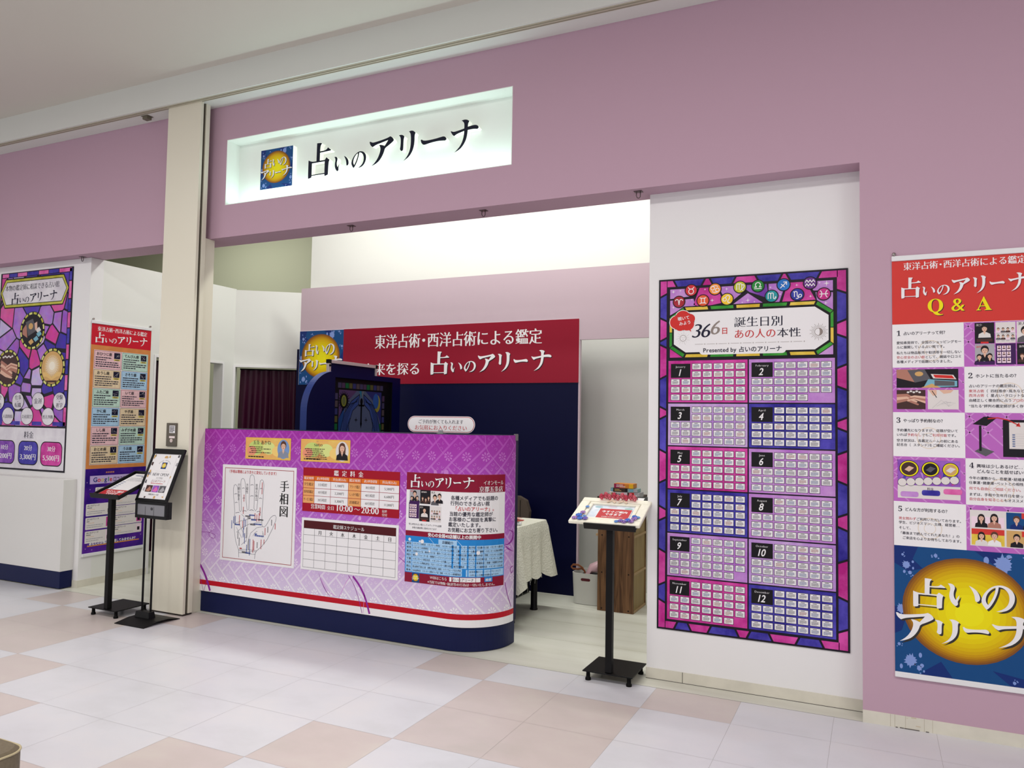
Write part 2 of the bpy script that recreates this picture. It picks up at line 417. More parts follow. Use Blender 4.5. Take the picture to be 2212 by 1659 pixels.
# ------------------------------------------------------------------ printed sheets
SHEETS = []
LD = .00035
class Sheet:
    """flat (or gently bent) print: local u, v in metres, mapped into the scene by mp(u, v, lift)"""
    def __init__(s, root, mp): s.root = root; s.mp = mp; s.parts = {}; s.txt = []; s.labels = {}; SHEETS.append(s)
    def mb(s, part):
        if part not in s.parts: s.parts[part] = MB()
        return s.parts[part]
    def poly(s, part, pts, m, d=1):
        pts = [Vector((p[0], p[1])) for p in pts]
        A = sum(pts[i-1].x*pts[i].y-pts[i].x*pts[i-1].y for i in range(len(pts)))
        if A < 0: pts = pts[::-1]
        s.mb(part).poly([s.mp(p.x, p.y, d*LD) for p in pts], m)
    def rect(s, part, x0, y0, x1, y1, m, d=1, nu=1):
        for i in range(nu):
            a = x0+(x1-x0)*i/nu; b = x0+(x1-x0)*(i+1)/nu
            s.poly(part, [(a, y0), (b, y0), (b, y1), (a, y1)], m, d)
    def ell(s, part, cx, cy, rx, ry, m, d=1, n=32, a0=0, a1=2*math.pi):
        full = abs(a1-a0) > 6.28
        s.poly(part, [(cx+rx*math.cos(a0+(a1-a0)*i/(n if full else n-1)), cy+ry*math.sin(a0+(a1-a0)*i/(n if full else n-1))) for i in range(n)], m, d)
    def rrect(s, part, x0, y0, x1, y1, r, m, d=1, n=6):
        pts = []
        for cx, cy, a in ((x1-r, y0+r, -90), (x1-r, y1-r, 0), (x0+r, y1-r, 90), (x0+r, y0+r, 180)):
            pts += [(cx+r*math.cos(math.radians(a+90*i/n)), cy+r*math.sin(math.radians(a+90*i/n))) for i in range(n+1)]
        s.poly(part, pts, m, d)
    def line(s, part, pts, w, m, d=2, closed=False, taper=False):
        P = [Vector((p[0], p[1])) for p in pts]; N = len(P); L = []; R = []
        for i in range(N):
            a = P[i-1] if (closed or i) else P[i]; b = P[(i+1) % N] if (closed or i < N-1) else P[i]
            t = (b-a); t = t.normalized() if t.length else Vector((1, 0)); n = Vector((-t.y, t.x))
            k = w/2*((1-abs(2*i/(N-1)-1)*.9) if taper else 1)
            if closed and N < 12:
                t1 = (P[i]-P[i-1]).normalized(); t2 = (P[(i+1) % N]-P[i]).normalized()
                c = max(.35, math.sqrt(max(0, (1+t1.dot(t2))/2))); n = Vector((-(t1+t2).y, (t1+t2).x)).normalized(); k /= c
            L.append(P[i]+n*k); R.append(P[i]-n*k)
        mb = s.mb(part)
        for i in range(N if closed else N-1):
            j = (i+1) % N
            mb.poly([s.mp(q.x, q.y, d*LD) for q in (R[i], R[j], L[j], L[i])], m)
    def frame(s, part, x0, y0, x1, y1, w, m, d=2):
        s.rect(part, x0, y0, x1, y0+w, m, d); s.rect(part, x0, y1-w, x1, y1, m, d); s.rect(part, x0, y0+w, x0+w, y1-w, m, d); s.rect(part, x1-w, y0+w, x1, y1-w, m, d)
    def text(s, part, t, x, y, size, m, d=3, style='sans', align='l', sx=1.0, vertical=False, rot=0, width=None, track=0):
        s.mb(part); s.txt.append((part, t, x, y, size, m, d, style, align, sx, vertical, rot, width, track))
    def _flush(s):
        for part, t, x, y, size, m, d, style, align, sx, vertical, rot, width, track in s.txt:
            gl = [glyph(c, style) for c in t]
            if vertical:
                for i, (v, tr, adv) in enumerate(gl):
                    s._put(part, v, tr, x-.5*size*sx, y-size*(i+1)*(1+track)+.12*size, size*sx, size, m, d, 0, x, y)
                continue
            tot = sum(g[2]+track for g in gl)*size
            k = sx if width is None else width/tot
            x0 = x-(0 if align == 'l' else tot*k/2 if align == 'c' else tot*k)
            for v, tr, adv in gl:
                s._put(part, v, tr, x0, y, size*k, size, m, d, rot, x, y); x0 += (adv+track)*size*k
        s.txt = []
    def _put(s, part, v, tr, ox, oy, kx, ky, m, d, rot, cx, cy):
        c, sn = math.cos(rot), math.sin(rot); q = []
        for a, b in v:
            X, Y = ox+a*kx, oy+b*ky
            if rot: X, Y = cx+(X-cx)*c-(Y-cy)*sn, cy+(X-cx)*sn+(Y-cy)*c
            q.append(s.mp(X, Y, d*LD))
        if tr: s.mb(part).add(q, tr, m)
    def fin(s):
        s._flush()
        for p, mb in s.parts.items():
            if not mb.f: continue
            o = mb.build(p.split('#')[0], s.root)
            if p in s.labels: o['label'] = s.labels[p]
def finish_sheets():
    chars = []
    for s in SHEETS:
        for t in s.txt: chars += list(t[1])
    chars = [c for c in dict.fromkeys(chars) if c not in OUT and c not in ' \u3000']
    if chars: OUT.update(_outlines(chars))
    for s in SHEETS: s.fin()
# ------------------------------------------------------------------ the shop's brush lettering, seven hand-drawn characters
LG = {
'u1': [[(203,165),(268,168),(277,178),(256,200),(252,268),(340,266),(368,235),(414,270),(408,279),(252,285),(250,379),(325,380),(348,350),(396,388),(382,408),(377,558),(362,566),(330,572),(324,562),(324,547),(132,547),(132,563),(120,571),(85,576),(78,568),(80,355),(133,379),(200,380)],[(134,398),(324,396),(324,533),(133,536)]],
'i': [[(438,365),(460,362),(480,376),(487,396),(475,430),(477,470),(490,490),(503,467),(514,450),(510,475),(501,505),(505,520),(498,535),(485,538),(465,520),(450,490),(445,450),(456,405),(450,380)],[(577,368),(610,385),(637,415),(650,455),(645,480),(630,490),(618,486),(615,470),(612,440),(600,405)]],
'no': [[(772,537),(815,535),(855,513),(880,475),(889,435),(884,398),(862,366),(825,347),(785,346),(745,362),(708,398),(683,445),(679,475),(688,498),(702,518),(712,530),(728,518),(752,480),(772,435),(785,392),(789,360),(815,362),(842,385),(855,420),(853,460),(838,495),(810,520)],[(770,366),(768,395),(755,435),(738,470),(722,495),(710,480),(706,455),(715,420),(735,390),(755,371)]],
'a': [[(922,257),(935,255),(950,268),(980,272),(1090,255),(1150,242),(1172,231),(1195,242),(1219,275),(1215,292),(1160,330),(1112,357),(1105,390),(1085,440),(1050,490),(1010,520),(950,543),(1000,500),(1038,440),(1057,380),(1058,340),(1040,312),(1055,310),(1085,318),(1108,332),(1150,270),(1140,272),(1060,290),(1000,303),(962,323),(942,308),(926,282)]],
'ri': [[(1262,238),(1290,234),(1317,245),(1333,262),(1322,290),(1322,400),(1315,418),(1300,423),(1285,410),(1278,395),(1285,370),(1288,290),(1280,255)],[(1388,214),(1415,206),(1447,215),(1471,240),(1459,265),(1461,330),(1452,400),(1430,455),(1390,505),(1320,543),(1365,500),(1395,450),(1412,390),(1415,300),(1410,245),(1400,226)]],
'bar': [[(1527,332),(1538,329),(1550,344),(1590,350),(1660,345),(1715,335),(1740,332),(1759,350),(1764,370),(1752,383),(1700,375),(1650,377),(1600,385),(1563,396),(1545,385),(1531,360)]],
'na': [[(1945,194),(1975,187),(2012,194),(2034,213),(2020,240),(2018,272),(2070,265),(2110,265),(2136,279),(2144,300),(2130,314),(2080,305),(2018,308),(2010,380),(1990,435),(1950,490),(1910,515),(1860,536),(1910,495),(1945,450),(1965,400),(1975,350),(1977,312),(1920,325),(1885,335),(1862,351),(1840,335),(1818,294),(1830,291),(1845,302),(1880,303),(1977,285),(1978,240),(1970,215)]]}
def _round(pl):
    n = len(pl); out = []
    for i in range(n):
        a, b, c = Vector(pl[i-1]), Vector(pl[i]), Vector(pl[(i+1) % n])
        if (b-a).angle(c-b, 0) < math.radians(52) and min((b-a).length, (c-b).length) > 4:
            out += [tuple(b.lerp(a, .27)), tuple(b.lerp(c, .27))]
        else: out.append(tuple(b))
    return out
LGP = {}
for k_, ls_ in LG.items():
    ls_ = [_round(_round(l)) for l in ls_]
    LGP[k_] = ls_
ORDER = ('u1', 'i', 'no', 'a', 'ri', 'bar', 'na')
def _bbox(ls):
    p = [q for l in ls for q in l]; return min(q[0] for q in p), min(q[1] for q in p), max(q[0] for q in p), max(q[1] for q in p)
def logo_glyph(s, part, key, box, m, d, shadow=None, off=(.006, -.006)):
    """one brush character fitted in box = (u0, v0, u1, v1)"""
    x0, y0, x1, y1 = _bbox(LGP[key]); kx = (box[2]-box[0])/(x1-x0); ky = (box[3]-box[1])/(y1-y0)
    ls = [[(box[0]+(x-x0)*kx, box[3]-(y-y0)*ky) for x, y in l] for l in LGP[key]]
    v, t = _fill(ls, True)
    if shadow: s._put(part, v, t, off[0], off[1], 1, 1, shadow, d-1, 0, 0, 0)
    s._put(part, v, t, 0, 0, 1, 1, m, d, 0, 0, 0)
def logo_line(s, part, box, m, d=4, shadow=None, off=(.006, -.006)):
    X0, Y0_, X1, Y1 = 78, 165, 2144, 576
    for k in ORDER:
        x0, y0, x1, y1 = _bbox(LGP[k]); kx = (box[2]-box[0])/(X1-X0); ky = (box[3]-box[1])/(Y1-Y0_)
        logo_glyph(s, part, k, (box[0]+(x0-X0)*kx, box[3]-(y1-Y0_)*ky, box[0]+(x1-X0)*kx, box[3]-(y0-Y0_)*ky), m, d, shadow, off)
STACK = {'u1': (.131, .527, .354, .757), 'i': (.371, .563, .585, .733), 'no': (.594, .551, .810, .752), 'a': (.009, .243, .272, .487), 'ri': (.278, .26, .444, .456), 'bar': (.468, .368, .643, .409), 'na': (.658, .279, .985, .527)}
WH = mat('print_white', (236, 234, 236), .45)
BK = mat('print_black', (18, 16, 20), .5)
GREY = mat('print_grey', (92, 90, 96), .5)
LGREY = mat('print_light_grey', (170, 168, 174), .5)
DKSH = mat('print_letter_shadow', (52, 48, 44), .5)
BALL_BLUE = mat('print_deep_blue', (16, 72, 128), .45)
BALL_BLUE2 = mat('print_indigo', (16, 44, 112), .45)
SPLAT = mat('print_periwinkle', (128, 152, 212), .45)
GOLD = []
GK = (1.0, .965, .93, .89, .85, .80, .74, .67, .58, .48, .36, .22)
GC = ((126, 78, 34), (146, 94, 24), (166, 112, 16), (184, 132, 10), (198, 150, 6), (208, 166, 2), (216, 180, 0), (222, 192, 0), (228, 204, 0), (232, 214, 2), (237, 222, 8), (240, 230, 18))
for q in range(12): GOLD.append(mat('print_gold_%02d' % q, GC[q], .45))
def splat(s, part, x, y, r, m, d, seed, lim):
    rnd = random.Random(seed); n = 26
    s.poly(part, [(x+r*(.62+.42*rnd.random()*(i % 2))*math.cos(2*math.pi*i/n), y+r*(.7+.5*rnd.random()*(i % 2))*math.sin(2*math.pi*i/n)) for i in range(n)], m, d)
    for q in range(3):
        a = rnd.random()*6.28; e = r*.4; s.ell(part, min(max(x+r*1.5*math.cos(a), lim[0]+e), lim[2]-e), min(max(y+r*1.6*math.sin(a), lim[1]+e), lim[3]-e), r*.18*(1+rnd.random()), r*.2*(1+rnd.random()), m, d, 10)
def ball_emblem(s, part, x0, y0, w, h, d=2, fine=True, right=None):
    """blue square, paint splashes, golden ball and the stacked shop name"""
    X = lambda t: x0+w*t; Y = lambda t: y0+h*t
    s.rect(part, x0, y0, x0+w, y0+h, BALL_BLUE, d)
    if fine:
        for pts in ([(0, 1), (.17, 1), (.13, .9), (.2, .83), (.1, .8), (0, .86)], [(.55, 1), (.68, .9), (.72, .97), (.78, 1)], [(0, .52), (.09, .47), (.05, .33), (0, .3)], [(.32, .12), (.2, .03), (.18, 0), (.4, 0)], [(.78, 0), (.66, .1), (.9, .06), (1, 0)], [(1, .62), (.93, .5), (1, .4)]):
            s.poly(part, [(X(a), Y(b)) for a, b in pts], BALL_BLUE2, d+.5)
        for k, (a, b, r) in enumerate(((.085, .85, .035), (.11, .79, .018), (.29, .94, .018), (.06, .93, .012), (.74, .965, .075), (.9, .97, .02), (.93, .93, .016), (.97, .7, .03), (.02, .5, .045), (.03, .22, .015), (.11, .10, .055), (.17, .05, .025), (.95, .22, .05), (.8, .03, .015), (.94, .08, .02), (.16, .62, .01))):
            splat(s, part, X(min(max(a, r*1.1), 1-r*1.1)), Y(min(max(b, r*1.2), 1-r*1.2)), r*w, SPLAT, d+1, k, (x0, y0, x0+w, y0+h))
    for q in range(12):
        k = GK[q]; t = 1-k
        s.ell(part, X(.49+.03*t), Y(.53-.03*t), w*.435*k, h*.405*k, GOLD[q], d+1.5+q*.12, 40)
    for k in ORDER:
        a = STACK[k]; logo_glyph(s, part, k, (X(a[0]), Y(a[1]), X(a[2]), Y(a[3])), WH, d+5, DKSH if fine else None, (.012*w, -.012*h))
# simple printed pictures
SKIN = mat('print_skin', (222, 180, 158), .5); SKIN2 = mat('print_skin_shade', (176, 122, 106), .5)
HAIR = mat('print_dark_hair', (34, 26, 28), .5); HAIR2 = mat('print_brown_hair', (92, 58, 46), .5)
RED = mat('print_red', (206, 48, 44), .45); CRIM = mat('print_crimson', (150, 16, 42), .45); CRIM2 = mat('print_wine_red', (136, 14, 48), .45)
YEL = mat('print_yellow', (240, 224, 16), .45)
def bust(s, part, cx, y0, h, hair, cloth, d=3, skin=None, long=False, tilt=0):
    """printed head and shoulders"""
    skin = skin or SKIN; hr = h*.2; hy = y0+h*.70
    if long: s.poly(part, [(cx-hr*1.15, y0+h*.18), (cx-hr*1.25, hy), (cx-hr*.8, hy+hr*1.25), (cx+hr*.8, hy+hr*1.25), (cx+hr*1.25, hy), (cx+hr*1.15, y0+h*.18)], hair, d)
    s.poly(part, [(cx-h*.42, y0), (cx-h*.38, y0+h*.28), (cx-h*.13, y0+h*.42), (cx+h*.13, y0+h*.42), (cx+h*.38, y0+h*.28), (cx+h*.42, y0)], cloth, d+.3)
    s.poly(part, [(cx-h*.09, y0+h*.44), (cx, y0+h*.22), (cx+h*.09, y0+h*.44)], skin, d+.5)
    s.rect(part, cx-h*.06, y0+h*.38, cx+h*.06, y0+h*.58, skin, d+.6)
    s.ell(part, cx, hy+hr*.25, hr*1.12, hr*1.3, hair, d+.7, 18)
    s.ell(part, cx, hy-hr*.05, hr*.84, hr*1.12, skin, d+1, 18)
    s.poly(part, [(cx-hr*.9, hy+hr*.2), (cx-hr*.7, hy+hr*1.1), (cx, hy+hr*1.35), (cx+hr*.7, hy+hr*1.1), (cx+hr*.9, hy+hr*.2), (cx+hr*.4, hy+hr*.6), (cx-hr*.2, hy+hr*.75)], hair, d+1.3)
    for e in (-1, 1): s.rect(part, cx+e*hr*.36-hr*.16, hy-hr*.02, cx+e*hr*.36+hr*.16, hy+hr*.1, HAIR, d+1.6)
    s.rect(part, cx-hr*.06, hy-hr*.42, cx+hr*.08, hy-hr*.34, SKIN2, d+1.6)
    s.poly(part, [(cx-hr*.34, hy-hr*.62), (cx, hy-hr*.78), (cx+hr*.34, hy-hr*.62), (cx, hy-hr*.58)], mat('print_lips', (178, 74, 78), .5), d+1.6)
TXTB = [mat('print_text_blue', (110, 124, 160), .5), mat('print_text_rust', (168, 124, 122), .5), mat('print_text_grey', (120, 118, 126), .5)]
def greek(s, part, x0, y0, x1, y1, n, m, d=3, seed=0, fill=.55, gaps=True):
    """lines of print too small to read in the photograph"""
    rnd = random.Random(seed); lh = (y1-y0)/n
    for i in range(n):
        y = y1-lh*(i+.5); x = x0; xe = x1-(x1-x0)*(rnd.random()*.5 if i == n-1 else rnd.random()*.08)
        while x < xe:
            l = (x1-x0)*(.03+.10*rnd.random()); e = min(x+l, xe)
            s.rect(part, x, y-lh*fill/2, e, y+lh*fill/2, m, d); x = e+(x1-x0)*(.012 if gaps else .004)+(x1-x0)*.01*rnd.random()
def diag_pattern(s, part, x0, y0, x1, y1, mbase, mline, d=1, step=.07, w=.010):
    """slanting lattice print clipped to a rectangle"""
    s.rect(part, x0, y0, x1, y1, mbase, d)
    def seg(px, py, qx, qy):
        t0, t1 = 0., 1.; dx, dy = qx-px, qy-py
        for p, q in ((-dx, px-x0), (dx, x1-px), (-dy, py-y0), (dy, y1-py)):
            if abs(p) < 1e-12:
                if q < 0: return
            else:
                r = q/p
                if p < 0: t0 = max(t0, r)
                else: t1 = min(t1, r)
        if t1-t0 > .02: s.line(part, [(px+dx*t0, py+dy*t0), (px+dx*t1, py+dy*t1)], w, mline, d+.5)
    H = y1-y0; Wd = x1-x0; k = -int(H/step)-1
    while k*step < Wd:
        seg(x0+k*step, y1, x0+k*step+H, y0); k += 1
    for i in range(-int(H/step)-1, int(Wd/step)+2):
        for j in range(int(H/step)+2):
            bx = x0+i*step+j*step*.5+((j % 2)*step*.5); by = y1-j*step*.5
            seg(bx, by, bx+step*.5, by+step*.5)
def flat_map(o, ex, ey, en):
    o, ex, ey, en = Vector(o), Vector(ex), Vector(ey), Vector(en)
    return lambda u, v, d: o+ex*u+ey*v+en*d

# ------------------------------------------------------------------ tall birthday poster on the white wall right of the entrance
S_MAG = stain('stain_magenta', (178, 26, 128), (222, 84, 176)); S_BLU = stain('stain_blue_violet', (34, 26, 132), (88, 78, 190)); S_LIL = stain('stain_lilac', (174, 104, 198), (204, 158, 216))
S_LAV = stain('stain_lavender', (176, 128, 206), (206, 176, 220)); S_GRN = stain('stain_green', (22, 120, 34), (72, 168, 60)); S_GLD = stain('stain_gold_yellow', (206, 170, 36), (236, 208, 92))
S_PNK = stain('stain_rose', (206, 70, 150), (232, 130, 190)); S_PUR = stain('stain_purple', (110, 50, 160), (168, 110, 204)); S_PALE = stain('stain_pale_marble', (206, 200, 210), (234, 232, 236), 9)
def star4(s, part, x, y, r, m, d=3):
    s.poly(part, [(x+(r if i % 2 == 0 else r*.22)*math.cos(i*math.pi/4), y+(r if i % 2 == 0 else r*.22)*math.sin(i*math.pi/4)) for i in range(8)], m, d)
def band(s, part, cuts, a, b, horiz, cols, gap=.006, sk=.018):
    """stained border strip: cuts along its length, slanting ends, colours in turn"""
    for i in range(len(cuts)-1):
        t = sk*(1 if i % 2 else -1); c0, c1 = cuts[i], cuts[i+1]; sg = 1 if c1 > c0 else -1
        e0 = 0 if i == 0 else -t*.5; e1 = 0 if i == len(cuts)-2 else t*.5
        p = [(c0+sg*gap*(i > 0)+e0, a), (c1-sg*gap*(i < len(cuts)-2)+e1, a), (c1-sg*gap*(i < len(cuts)-2)-e1, b), (c0+sg*gap*(i > 0)-e0, b)]
        s.poly(part, p if horiz else [(q[1], q[0]) for q in p], cols[i % len(cols)], 2)
t366 = thing('birthday_poster', 'tall stained glass poster with twelve month panels and 366 title on the white wall', 'poster', (-.626, 4.384, .287))
mb = MB(); mb.box(-1.131, -.121, 4.3842, 4.3898, .287, 2.287, mat('poster_black_lead', (22, 16, 30), .4)); mb.build('backing_board', t366)
P = Sheet(t366, flat_map((-1.131, 4.3842, .287), (1, 0, 0), (0, 0, 1), (0, -1, 0)))
LVs = [1.99, (0.0028,1.906)[1], (0.0038,1.766)[1], (0.0046,1.65)[1], (0.0048,1.611)[1], (0.0061,1.431)[1], (0.0102,1.253)[1], (0.0106,1.2)[1], (0.0119,1.007)[1], (0.0131,0.835)[1], (0.0093,0.6844)[1], (0.0098,0.6203)[1], (0.011,0.4416)[1], (0.0123,0.2547)[1], (0.013,0.1583)[1], .010]
RVs = [1.99, (0.9734,1.877)[1], (0.9726,1.719)[1], (0.9723,1.64)[1], (0.9715,1.481)[1], (0.971,1.365)[1], (0.9742,1.201)[1], (0.9739,1.146)[1], (0.9733,1.026)[1], (0.9726,0.8685)[1], (0.9745,0.7006)[1], (0.9741,0.6309)[1], (0.9733,0.4636)[1], (0.9724,0.2705)[1], (0.9716,0.1082)[1], .010]
TUs = [.05, .095, .255, .30, .425, .55, .672, .712, .868, .96]
BUs = [.05, .108, .185, .295, .445, .505, .62, .755, .875, .96]
band(P, 'border', LVs, .010, .046, False, (S_MAG, S_BLU)); band(P, 'border', RVs, 1.0, .956, False, (S_MAG, S_BLU))
band(P, 'border', TUs, 1.99, 1.955, True, (S_MAG, S_BLU)); band(P, 'border', BUs, .010, .047, True, (S_MAG, S_BLU))
# header: coloured glass with sparkles, zodiac medallions, title plate
P.rect('header', .062, 1.537, .940, 1.944, mat('poster_black_lead', (22, 16, 30), .4), 1)
for pts, m in (([(.066, 1.94), (.225, 1.94), (.185, 1.895), (.066, 1.885)], S_LIL), ([(.066, 1.875), (.2, 1.88), (.21, 1.84), (.14, 1.83), (.066, 1.79)], S_LIL), ([(.235, 1.94), (.33, 1.94), (.37, 1.85), (.25, 1.83), (.2, 1.845)], S_MAG), ([(.34, 1.94), (.44, 1.94), (.47, 1.9), (.39, 1.835), (.375, 1.87)], S_LIL), ([(.41, 1.83), (.5, 1.895), (.59, 1.83)], S_LIL), ([(.46, 1.94), (.60, 1.94), (.61, 1.86), (.51, 1.9)], S_PUR), ([(.61, 1.94), (.70, 1.94), (.665, 1.835), (.61, 1.835)], S_LIL), ([(.71, 1.94), (.80, 1.94), (.85, 1.84), (.68, 1.835)], S_MAG), ([(.81, 1.94), (.936, 1.94), (.936, 1.885), (.84, 1.89)], S_LIL), ([(.85, 1.88), (.936, 1.875), (.936, 1.76), (.86, 1.82)], S_LIL), ([(.066, 1.77), (.066, 1.72), (.10, 1.76)], S_LIL), ([(.066, 1.60), (.066, 1.545), (.14, 1.545)], S_MAG), ([(.936, 1.60), (.936, 1.545), (.86, 1.545)], S_LIL)):
    P.poly('header', pts, m, 2)
for x, y, r in ((.085, 1.925, .012), (.125, 1.93, .007), (.265, 1.93, .007), (.305, 1.865, .012), (.385, 1.925, .010), (.5, 1.855, .013), (.47, 1.845, .006), (.535, 1.845, .006), (.62, 1.92, .007), (.67, 1.88, .007), (.755, 1.925, .008), (.825, 1.86, .009), (.905, 1.925, .016), (.87, 1.93, .007), (.90, 1.82, .010), (.085, 1.835, .010), (.19, 1.875, .006)): star4(P, 'header', x, y, r, WH)
def ring_frame(s, part, X, Y, wd, cols, cuts, d):
    """band of coloured pieces round a polygon"""
    n = len(X)
    for i in range(n):
        j = (i+1) % n; a, b = Vector(X[i]), Vector(X[j]); c, e = Vector(Y[i]), Vector(Y[j]); k = cuts[i]
        for q in range(k):
            t0, t1 = q/k+.012*(k > 1), (q+1)/k-.012*(k > 1)
            if k == 1: t0, t1 = .03, .97
            s.poly(part, [a.lerp(b, t0), a.lerp(b, t1), c.lerp(e, t1), c.lerp(e, t0)], cols[(i+q) % len(cols)], d)
octo = lambda x0, y0, x1, y1, cx, cy: [(x0+cx, y0), (x1-cx, y0), (x1, y0+cy), (x1, y1-cy), (x1-cx, y1), (x0+cx, y1), (x0, y1-cy), (x0, y0+cy)]
P.poly('title_plate', octo(.060, 1.540, .942, 1.838, .085, .06), BK, 3)
ring_frame(P, 'title_plate', octo(.064, 1.545, .938, 1.832, .08, .056), octo(.078, 1.562, .924, 1.815, .074, .05), .016, (S_GLD, S_GRN), (5, 1, 2, 1, 5, 1, 2, 1), 4)
P.poly('title_plate', octo(.089, 1.573, .914, 1.803, .068, .048), WH, 4.4)
P.rrect('title_plate', .235, 1.558, .70, 1.60, .02, WH, 4.6)
INK = mat('print_navy_ink', (28, 26, 50), .5); REDI = mat('print_soft_red', (196, 52, 56), .5); TAUPE = mat('print_taupe', (142, 130, 124), .5)
P.text('title_plate', '3', .185, 1.655, .115, INK, 6, 'min_i'); P.text('title_plate', '6', .235, 1.655, .115, INK, 6, 'min_i'); P.text('title_plate', '6', .288, 1.67, .115, TAUPE, 6.5, 'min_i'); P.text('title_plate', '日', .355, 1.675, .04, REDI, 6, 'bold')
P.text('title_plate', '誕生日別', .425, 1.712, .062, INK, 6, 'min', width=.262)
P.text('title_plate', 'あの人の', .425, 1.648, .056, REDI, 6, 'min', width=.225); P.text('title_plate', '本性', .652, 1.648, .056, INK, 6, 'min', width=.125)
P.text('title_plate', 'Presented by 占いのアリーナ', .255, 1.571, .033, INK, 7, 'bold', width=.425)
for k in range(9):
    x = .21+k*.066; P.line('title_plate', [(x, 1.618), (x+.045, 1.618)], .0016, TAUPE, 6); star4(P, 'title_plate', x+.055, 1.618, .006, TAUPE, 6)
for cx, cy, R, moon in ((.142, 1.655, .040, 0), (.865, 1.667, .046, 1)):
    for i in range(28 if moon else 14):
        a = 2*math.pi*i/(28 if moon else 14); r0 = R*.52; r1 = R*(1.0 if i % 2 else .82)
        P.line('title_plate', [(cx+r0*math.cos(a), cy+r0*math.sin(a)), (cx+r1*math.cos(a+(0 if moon else .12)), cy+r1*math.sin(a+(0 if moon else .12)))], .0016 if moon else .006, TAUPE, 6, taper=not moon)
    P.ell('title_plate', cx, cy, R*.46, R*.46, TAUPE, 6.2, 24); P.ell('title_plate', cx, cy, R*.40, R*.40, WH, 6.6, 24)
    if moon: P.poly('title_plate', [(cx+R*.4*math.cos(t), cy+R*.4*math.sin(t)) for t in [q*math.pi/10-math.pi/2 for q in range(11)]]+[(cx+R*.12*math.cos(t), cy+R*.4*math.sin(t)) for t in [math.pi/2-q*math.pi/10 for q in range(11)]], TAUPE, 7)
    else:
        for e in (-1, 1): P.line('title_plate', [(cx+e*R*.15-R*.08, cy+R*.1), (cx+e*R*.15+R*.08, cy+R*.1)], .0015, TAUPE, 7)
        P.line('title_plate', [(cx-R*.1, cy-R*.15), (cx+R*.1, cy-R*.15)], .0015, TAUPE, 7)
P.labels['speech_bubble'] = 'red cloud-shaped speech bubble with white lettering'
bub = [(.108, 1.748, .042), (.14, 1.775, .042), (.178, 1.765, .032), (.165, 1.735, .04), (.125, 1.725, .03)]
for x, y, r in bub: P.ell('speech_bubble', x, y, r+.004, (r+.004)*.92, WH, 7, 24)
P.poly('speech_bubble', [(.155, 1.72), (.188, 1.69), (.18, 1.735)], RED, 7.6)
for x, y, r in bub: P.ell('speech_bubble', x, y, r, r*.92, RED, 7.6+x, 24)
P.text('speech_bubble', '覗いて', .112, 1.757, .023, WH, 9, 'bold', rot=.14); P.text('speech_bubble', 'みよう', .120, 1.729, .023, WH, 9, 'bold', rot=.14)
ZOD = [('♈', .118, 1.866, (150, 22, 38)), ('♉', .187, 1.929, (188, 30, 40)), ('♊', .254, 1.866, (212, 78, 40)), ('♋', .3215, 1.928, (226, 128, 40)), ('♌', .3876, 1.867, (228, 184, 36)), ('♍', .458, 1.931, (176, 176, 32)), ('♎', .554, 1.931, (24, 124, 46)), ('♏', .6257, 1.871, (16, 132, 142)), ('♐', .688, 1.930, (16, 96, 178)), ('♑', .758, 1.872, (26, 36, 138)), ('♒', .823, 1.931, (86, 30, 118)), ('♓', .891, 1.868, (180, 28, 118))]
for k, (ch, x, y, c) in enumerate(ZOD):
    pt = 'zodiac_medallion#%d' % k
    P.ell(pt, x, y, .0365, .0355, BK, 9.5, 32); P.ell(pt, x, y, .0315, .0305, stain('stain_medallion_%02d' % k, c, [min(255, q+30) for q in c], 30), 10, 32)
    P.text(pt, ch, x, y-.0225, .066, WH, 11, 'zod', 'c')
MONTHS = ['January', 'February', 'March', 'April', 'May', 'June', 'July', 'August', 'September', 'October', 'November', 'December']
DAYS = (31, 29, 31, 30, 31, 30, 31, 31, 30, 31, 30, 31)
MCOL = (S_MAG, S_LIL, S_LAV, S_BLU, S_MAG, S_LIL, S_BLU, S_LIL, S_LIL, S_LAV, S_MAG, S_BLU)
for k in range(12):
    r, side = divmod(k, 2); top = 1.526-.2455*r; pt = 'month_panel#%d' % k; rnd = random.Random(k)
    x0, x1 = ((.0585, .499), (.5065, .944))[side]; cx0, pitch, cw = ((.0738, .0603, .0503), (.5209, .0592, .0515))[side]
    P.rect(pt, x0, top-.238, x1, top, MCOL[k], 2)
    P.rect(pt, cx0-.001, top-.098, cx0+pitch+cw, top-.0175, BK, 3)
    P.text(pt, MONTHS[k], cx0+pitch/2+cw/2, top-.040, .0155, WH, 4, 'minl', 'c', track=.08)
    P.text(pt, str(k+1), cx0+pitch/2+cw/2-.008, top-.087, .054, WH, 4, 'bold_i', 'c', sx=.85, track=-.02)
    for q in range(DAYS[k]):
        if q < 10: rr, cc = divmod(q, 5); cc += 2
        else: rr, cc = divmod(q-10, 7); rr += 2
        a = cx0+cc*pitch; b = top-.0178-rr*.0438
        P.rect(pt, a-.0012, b-.0347, a+cw+.0012, b+.0012, BK, 3); P.rect(pt, a+.0012, b-.0323, a+cw-.0012, b-.0012, WH, 3.6)
        P.rect(pt, a+cw*.28, b-.0078, a+cw*.66, b-.0046, GREY, 4.2)
        greek(P, pt, a+.007, b-.0285, a+cw-.007, b-.0105, 5, TXTB[rnd.choice((0, 0, 1, 2, 2))], 4.2, seed=k*40+q, fill=.62, gaps=False)
